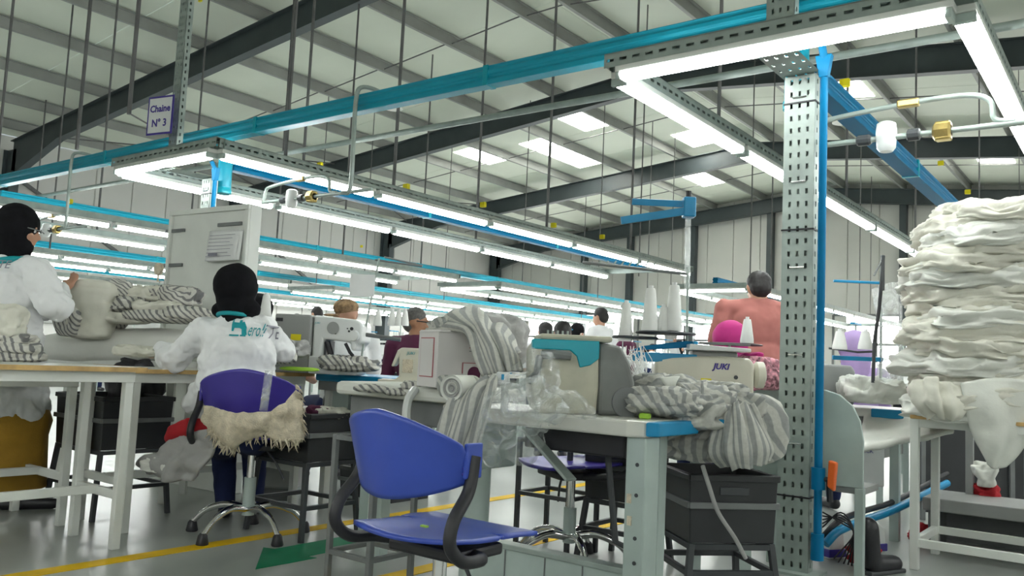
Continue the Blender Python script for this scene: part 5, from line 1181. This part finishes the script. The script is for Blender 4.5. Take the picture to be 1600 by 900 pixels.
# white stand and tall pile
a = V(1428, 890, Z=0); SZ = V(1428, 655, D=(a-CAM).dot(FW)).z
t = thing('fabric_stand', 'white square-tube stand under the tall fabric pile', 'stand', (a.x+.42, a.y+.26, 0), 0)
for sx in (-1, 1):
    for sy in (-1, 1): MB().box((sx*.42-.02, sy*.25-.02, 0), (sx*.42+.02, sy*.25+.02, SZ)).build('leg', M['white'], t, bevel=.003)
for z, nm in ((SZ-.02, 'top_rail'), (.13, 'lower_rail')):
    for s in (-1, 1):
        MB().box((-.42, s*.25-.015, z-.02), (.42, s*.25+.015, z+.02)).build(nm, M['white'], t, bevel=.003)
        MB().box((s*.42-.015, -.25, z-.02), (s*.42+.015, .25, z+.02)).build(nm, M['white'], t, bevel=.003)
MB().box((-.44, -.27, SZ), (.44, .27, SZ+.018)).build('board', M['wood'], t, bevel=.003)
z = SZ+.02; cx, cy = V(1553, 600, D=4.25).x, V(1553, 600, D=4.25).y
random.seed(5); n = 15; top = 1.80
names = ['top', 'second from top', 'third from top', 'fourth from top', 'fifth from top', 'sixth from top', 'seventh from top', 'eighth from top', 'ninth from top', 'tenth from top', 'eleventh from top', 'twelfth from top', 'thirteenth from top', 'second from bottom', 'bottom']
hs = [random.uniform(.085, .125) for _ in range(n)]; sc = (top-z)/sum(h*.72 for h in hs)
for k in range(n):
    h_ = hs[k]*sc; w_ = random.uniform(.72, .82)*(1 if k < 11 else .97-.035*(k-10)); d_ = random.uniform(.5, .6)
    jit = Vector((random.uniform(-.03, .03), random.uniform(-.02, .02), 0)) + r0*(.03 if k > 10 else 0)
    o = lump('folded_fabric', w_, d_, h_*1.45, M['cloth'] if k % 3 else M['clothw'], 120+k, None, 130, 40, .13, rum=.042, wf=5, layers=5, droop=.03, loc=(cx+jit.x, cy+jit.y, z-h_*.2), rz=YAW+random.uniform(-.25, .25), ax=(.8, .8, 3.4), flat=.35)
    tag(o, 'rumpled ecru fabric, %s piece of the tall pile at the right edge' % names[n-1-k], 'cloth', 'tall fabric pile'); z += h_*.72*1.0
g = sheet('hanging_fabric', [[f(1500, 598, D=3.97), f(1560, 590, D=3.95), f(1635, 598, D=3.96)], [f(1508, 640, D=3.95), f(1560, 640, D=3.92), f(1620, 645, D=3.95)], [f(1522, 685, D=3.95), f(1558, 690, D=3.92), f(1602, 688, D=3.95)], [f(1546, 722, D=3.95), f(1557, 733, D=3.94), f(1572, 724, D=3.95)]], M['clothw'], None, 9, .012, 25, .015, 6, thick=.008, seed=21)
tag(g, 'pointed white fabric end hanging down from the tall pile', 'cloth', 'tall fabric pile')
g = sheet('hanging_fabric', [[f(1580, 600, D=4.0), f(1640, 605, D=3.95)], [f(1580, 660, D=3.97), f(1640, 665, D=3.92)], [f(1585, 700, D=3.97), f(1640, 705, D=3.92)]], M['cloth'], None, 9, .012, 25, .015, 6, thick=.008, seed=22); tag(g, 'ecru fabric end hanging at the right border of the pile', 'cloth', 'tall fabric pile')
g = sheet('hanging_fabric', [[f(1420, 600, D=4.1), f(1445, 590, D=4.0), f(1470, 595, D=3.98), f(1505, 605, D=3.98)], [f(1425, 630, D=4.05), f(1450, 625, D=3.95), f(1475, 630, D=3.93), f(1512, 640, D=3.94)], [f(1450, 648, D=4.04), f(1465, 652, D=3.96), f(1480, 655, D=3.95), f(1500, 655, D=3.96)]], M['cloth'], None, 9, .02, 60, .02, 12, thick=.008, seed=23); tag(g, 'crumpled ecru hem over the front rail of the white stand', 'cloth', 'tall fabric pile')
# low dark bench and clutter at the right
q = V(1560, 800, D=4.6); t = thing('metal_bench', 'grey metal bench frame behind the stand at the right edge', 'bench', (q.x, q.y, 0), 0)
MB().box((-.35, -.15, q.z-.02), (.8, .3, q.z+.05)).build('bench_top', M['machgrey'], t, bevel=.006)
for x in (-.33, .5): MB().box((x, -.1, 0), (x+.04, .2, q.z-.02)).build('leg', M['grey'], t)
MB().box((-.35, .28, .0), (.8, .30, q.z-.02)).build('added_dark_panel', M['grey'], t); MB().box((-.2, .25, q.z+.05), (-.16, .29, 1.0)).build('rear_upright', M['machgrey'], t); MB().box((.12, .0, q.z+.1), (.5, .05, q.z+.55)).build('back_panel', M['grey'], t)  # dark panel under the bench's rear edge is added to darken this corner
for (x, y, D, m, lb) in ((1375, 845, 4.5, 'machwhite', 'white bottle with a violet band on the floor'), (1310, 865, 4.3, 'machwhite', 'white container with a blue band behind the pipe foot')):
    q = V(x, y, D=D); t = thing('bottle', lb, 'bottle', q, YAW+.4); z_ = q.z
    hgt = .16; t.location.z = max(0.0, z_-.08)
    MB().prism([(-.06, 0), (.05, 0), (.04, .13), (.0, .16), (-.05, .15)], 0, .07).build('bottle_body', M[m], t, bevel=.012)
    MB().box((-.062, -.004, .01), (.052, .074, .05)).build('violet_band', M['chairpurple'], t, bevel=.004)
q = V(1362, 905, D=4.0); bt = thing('boot', 'black boot on the floor beside the thin white leg', 'shoe', (q.x, q.y, 0), YAW+.5)
blob('upper', [('c', (0, 0, .05), (.16, 0, .04), .045, .04), ('c', (0, 0, .05), (-.03, 0, .22), .045, .05)], M['black'], bt, .01, 3); MB().box((-.05, -.04, 0), (.2, .04, .02)).build('sole', M['dark'], bt, bevel=.006)
for x, y, D, lb in ((1348, 888, 4.2, 'red rag beside the black boot'), (1440, 835, 4.9, 'red rag behind the front leg of the white stand'), (1540, 770, 4.9, 'red and white cloth hanging beyond the white stand')):
    q = V(x, y, D=D); o = lump('red_rag', .12, .1, .1, M['red'], int(x), None, 36, 16, .3, rum=.04, wf=12, loc=(q.x, q.y, max(0, q.z-.05))); tag(o, lb, 'cloth', 'red rags')
o = put('white_fabric', 'white cloth end above the red cloth beyond the stand', 'cloth', 1538, 742, 4.88, .1, .08, .14, M['clothw'], 133, 0, None, rum=.03)
q = V(1530, 700, D=5.7); t = thing('added_partition', 'dark partition added to darken the bright gaps far behind the white stand', 'partition', (q.x, q.y, 0), YAW)  # dark partition added to hide bright floor between the stand legs
MB().box((-.42, 0, .05), (.8, .03, .80)).build('panel', M['crate'], t, bevel=.004)
for x in (-.40, .2, .76): MB().box((x, -.02, 0), (x+.03, .05, .84)).build('upright', M['grey'], t)
# blue belt / hose trough sloping behind
hz = MB().tube(bez([V(1290, 850, D=4.25), V(1310, 830, D=4.3), V(1345, 815, D=4.5), V(1400, 795, D=4.8), V(1480, 755, D=5.3)], 6), .022, 10).build('blue_hose', M['blueedge'], None, 'auto'); tag(hz, 'blue hose sloping up behind the thin white leg', 'hose')
hz = MB().tube(bez([V(1285, 840, D=4.3), V(1310, 815, D=4.35), V(1345, 800, D=4.6), V(1400, 782, D=4.9), V(1480, 740, D=5.4)], 6), .016, 10).build('black_hose', M['black'], None, 'auto'); tag(hz, 'black hose running just above the blue hose', 'hose')
mb = MB(); random.seed(9)
for k in range(5):
    a_ = V(1285, 800+6*k, D=4.1); mb.tube(bez([a_, a_+Vector((.08, .02, .03*k-.04)), a_+Vector((.12, .1, -.1+.02*k)), a_+Vector((.02*k, .2, -.25))], 5), .004, 6)
tag(mb.build('cable_tangle', M['black'], None), 'tangle of thin black cables at the foot of the blue air pipe', 'cable', kind='stuff')
q = V(1290, 720, D=5.2); t = thing('control_box', 'white control box with small blue lettering under the right table', 'box', (q.x+.25, q.y, .42), YAW)
MB().box((-.12, 0, -.14), (.10, .2, .16)).build('housing', M['machwhite'], t, bevel=.012)
text('JACK', .035, M['ink'], t, (-.01, -.002, .06), (pi/2, 0, 0), 'maker_lettering')
MB().box((-.03, .05, .16), (.03, .11, .32)).build('bracket', M['grey'], t)
# control box below the seated woman's table, with blue letters
q = V(425, 715, D=5.2); t = thing('control_box', 'pale control box with blue lettering beyond the purple chair', 'box', (q.x, q.y, .18), YAW)
MB().box((-.13, 0, -.10), (.16, .2, .14)).build('housing', M['machgrey'], t, bevel=.012); text('JACK', .055, M['blueedge'], t, (.0, -.002, .03), (pi/2, 0, 0), 'maker_lettering')
MB().box((-.1, .05, -.18), (.1, .15, -.10)).build('foot_block', M['grey'], t)
# plastic bag on floor at left
for x, y, D, lb in ((212, 590, 5.0, 'dark plastic bag hanging under the middle table'), (545, 620, 5.4, 'dark grey sack under the blue-edged table')):
    q = V(x, y+20, D=D); o = lump('dark_sack', .3, .25, .35, M['black'], int(x), None, 40, 18, .2, rum=.05, wf=7, loc=(q.x, q.y, q.z-.17)); tag(o, lb, 'bag')
q = V(700, 845, D=3.05)

# ================================================================== BACKGROUND WORKSTATIONS
random.seed(21)
def far_station(x, y, rz, first={}):
    if not first:
        a = thing('sewing_table', None, 'table'); MB().box((-.52, -.27, .74), (.52, .27, .78)).build('tabletop', M['tabletop'], a); MB().box((-.46, .2, .2), (.46, .22, .66)).build('added_modesty_panel', M['machgrey'], a); MB().box((-.2, -.1, .45), (.15, .15, .735)).build('added_motor_box', M['crate'], a); MB().box((.52, -.27, .735), (.56, .27, .782)).build('blue_end', M['blueedge'], a)  # upright panel and black box under the top added to darken bright floor gaps
        for s in (-1, 1):
            for s2 in (-1, 1): MB().box((s*.46-.02, s2*.2-.02, 0), (s*.46+.02, s2*.2+.02, .74)).build('leg', M['greenwhite'], a)
        b = machine_head(None, (0, 0, 0), 0, .95, 'machwhite', True, False)
        c = thing('thread_stand', None, 'stand'); MB().tube([(0, 0, 0), (0, 0, .62)], .008, 6).build('pole', M['galv'], c); MB().box((-.11, -.02, .60), (.11, .02, .615)).build('cross_arm', M['blueedge'], c); MB().lathe([(.10, .27), (.10, .28)], (0, 0, 0), 12).build('tray', M['dark'], c)
        for k in (-1, 1): MB().lathe([(.03, .28), (.016, .43), (.012, .44)], (k*.055, 0, 0), 10).build('cone', M['thread'], c, 'auto')
        first.update(a=a, b=b, c=c); A, B, Cc = a, b, c
    else: A, B, Cc = copy_tree(first['a']), copy_tree(first['b']), copy_tree(first['c'])
    A.location = (x, y, 0); A.rotation_euler = (0, 0, rz)
    c_, s_ = cos(rz), sin(rz)
    B.location = (x - .22*c_, y - .22*s_, .782); B.rotation_euler = (0, 0, rz)
    Cc.location = (x + .42*c_ - .2*s_*1, y + .42*s_ + .2*c_, .782); Cc.rotation_euler = (0, 0, rz)
    return A, B, Cc
ROWS = [(-1.8, 7.2, 20, 'first line behind the post'), (-1.0, 7.5, 20, 'first line, right half'), (-6.0, 7.4, 25, 'second line behind the cream machine'), (-7.1, 7.0, 25, 'second line, far half'), (-10.9, 6.5, 26, 'third line'), (-12.0, 7.0, 26, 'third line, far half'), (-16.0, 8.5, 26, 'fourth line'), (-21.2, 11, 26, 'line nearest the left wall')]
W0 = []
for (x, ya, yb, nm) in ROWS:
    k = 0; y = ya
    while y < yb:
        A, B, Cc = far_station(x+random.uniform(-.05, .05), y, pi/2 + random.uniform(-.05, .05))
        o_ = (['first']+ORD[1:])[k]
        tag(A, '%s white sewing table of the %s' % (o_, nm), 'table', 'distant sewing tables'); tag(B, '%s small white machine of the %s' % (o_, nm), 'machine', 'distant sewing machines'); tag(Cc, '%s thread stand of the %s' % (o_, nm), 'stand', 'distant thread stands')
        W0.append((x, y, nm, o_)); y += 1.5 if x > -8 else 2.1; k += 1
protos = []
for (sc_, shm) in (('hijab', 'coat'), (None, 'maroon'), ('greycloth', 'coat'), (None, 'coat')):
    protos.append(torso(None, 900, 505, 12+len(protos)*.8, shm, (0, 1, -.3), 0, scarf=sc_, voxel=.02, coatcol=True))
first_used = [False]*4
desc = ['worker in black headscarf and white coat', 'dark-haired worker in maroon shirt', 'worker in grey headscarf and white coat', 'dark-haired worker in white coat']
for i, (x, y, nm, o_) in enumerate(W0):
    if y < (8.0 if x < -5 else 14) or (i*7) % 10 > 4: continue
    k = i % 4
    o = copy_tree(protos[k]) if first_used[k] else protos[k]; first_used[k] = True
    side = .66 if (i % 2) else -.66
    o.location = (x+side, y-.05, -random.uniform(0, .04)*0); o.rotation_euler = (0, 0, pi/2 if side > 0 else -pi/2)
    tag(o, '%s, %s seat, %s' % (desc[k], o_, nm), 'person', 'distant seated workers')
# wall boards between the far lines
for x, y, lb in ((-9.2, 15.5, 'white notice board far behind the cream machines'), (-14.3, 12.5, 'pale partition board between the far lines')):
    t = thing('notice_board', lb, 'board', (x, y, 0), YAW); MB().box((-.5, 0, .5), (.5, .03, 1.6)).build('board', M['paper'], t)
    for s in (-1, 1): MB().box((s*.5-.02, -.01, 0), (s*.5+.02, .04, 1.6)).build('board_post', M['grey'], t)
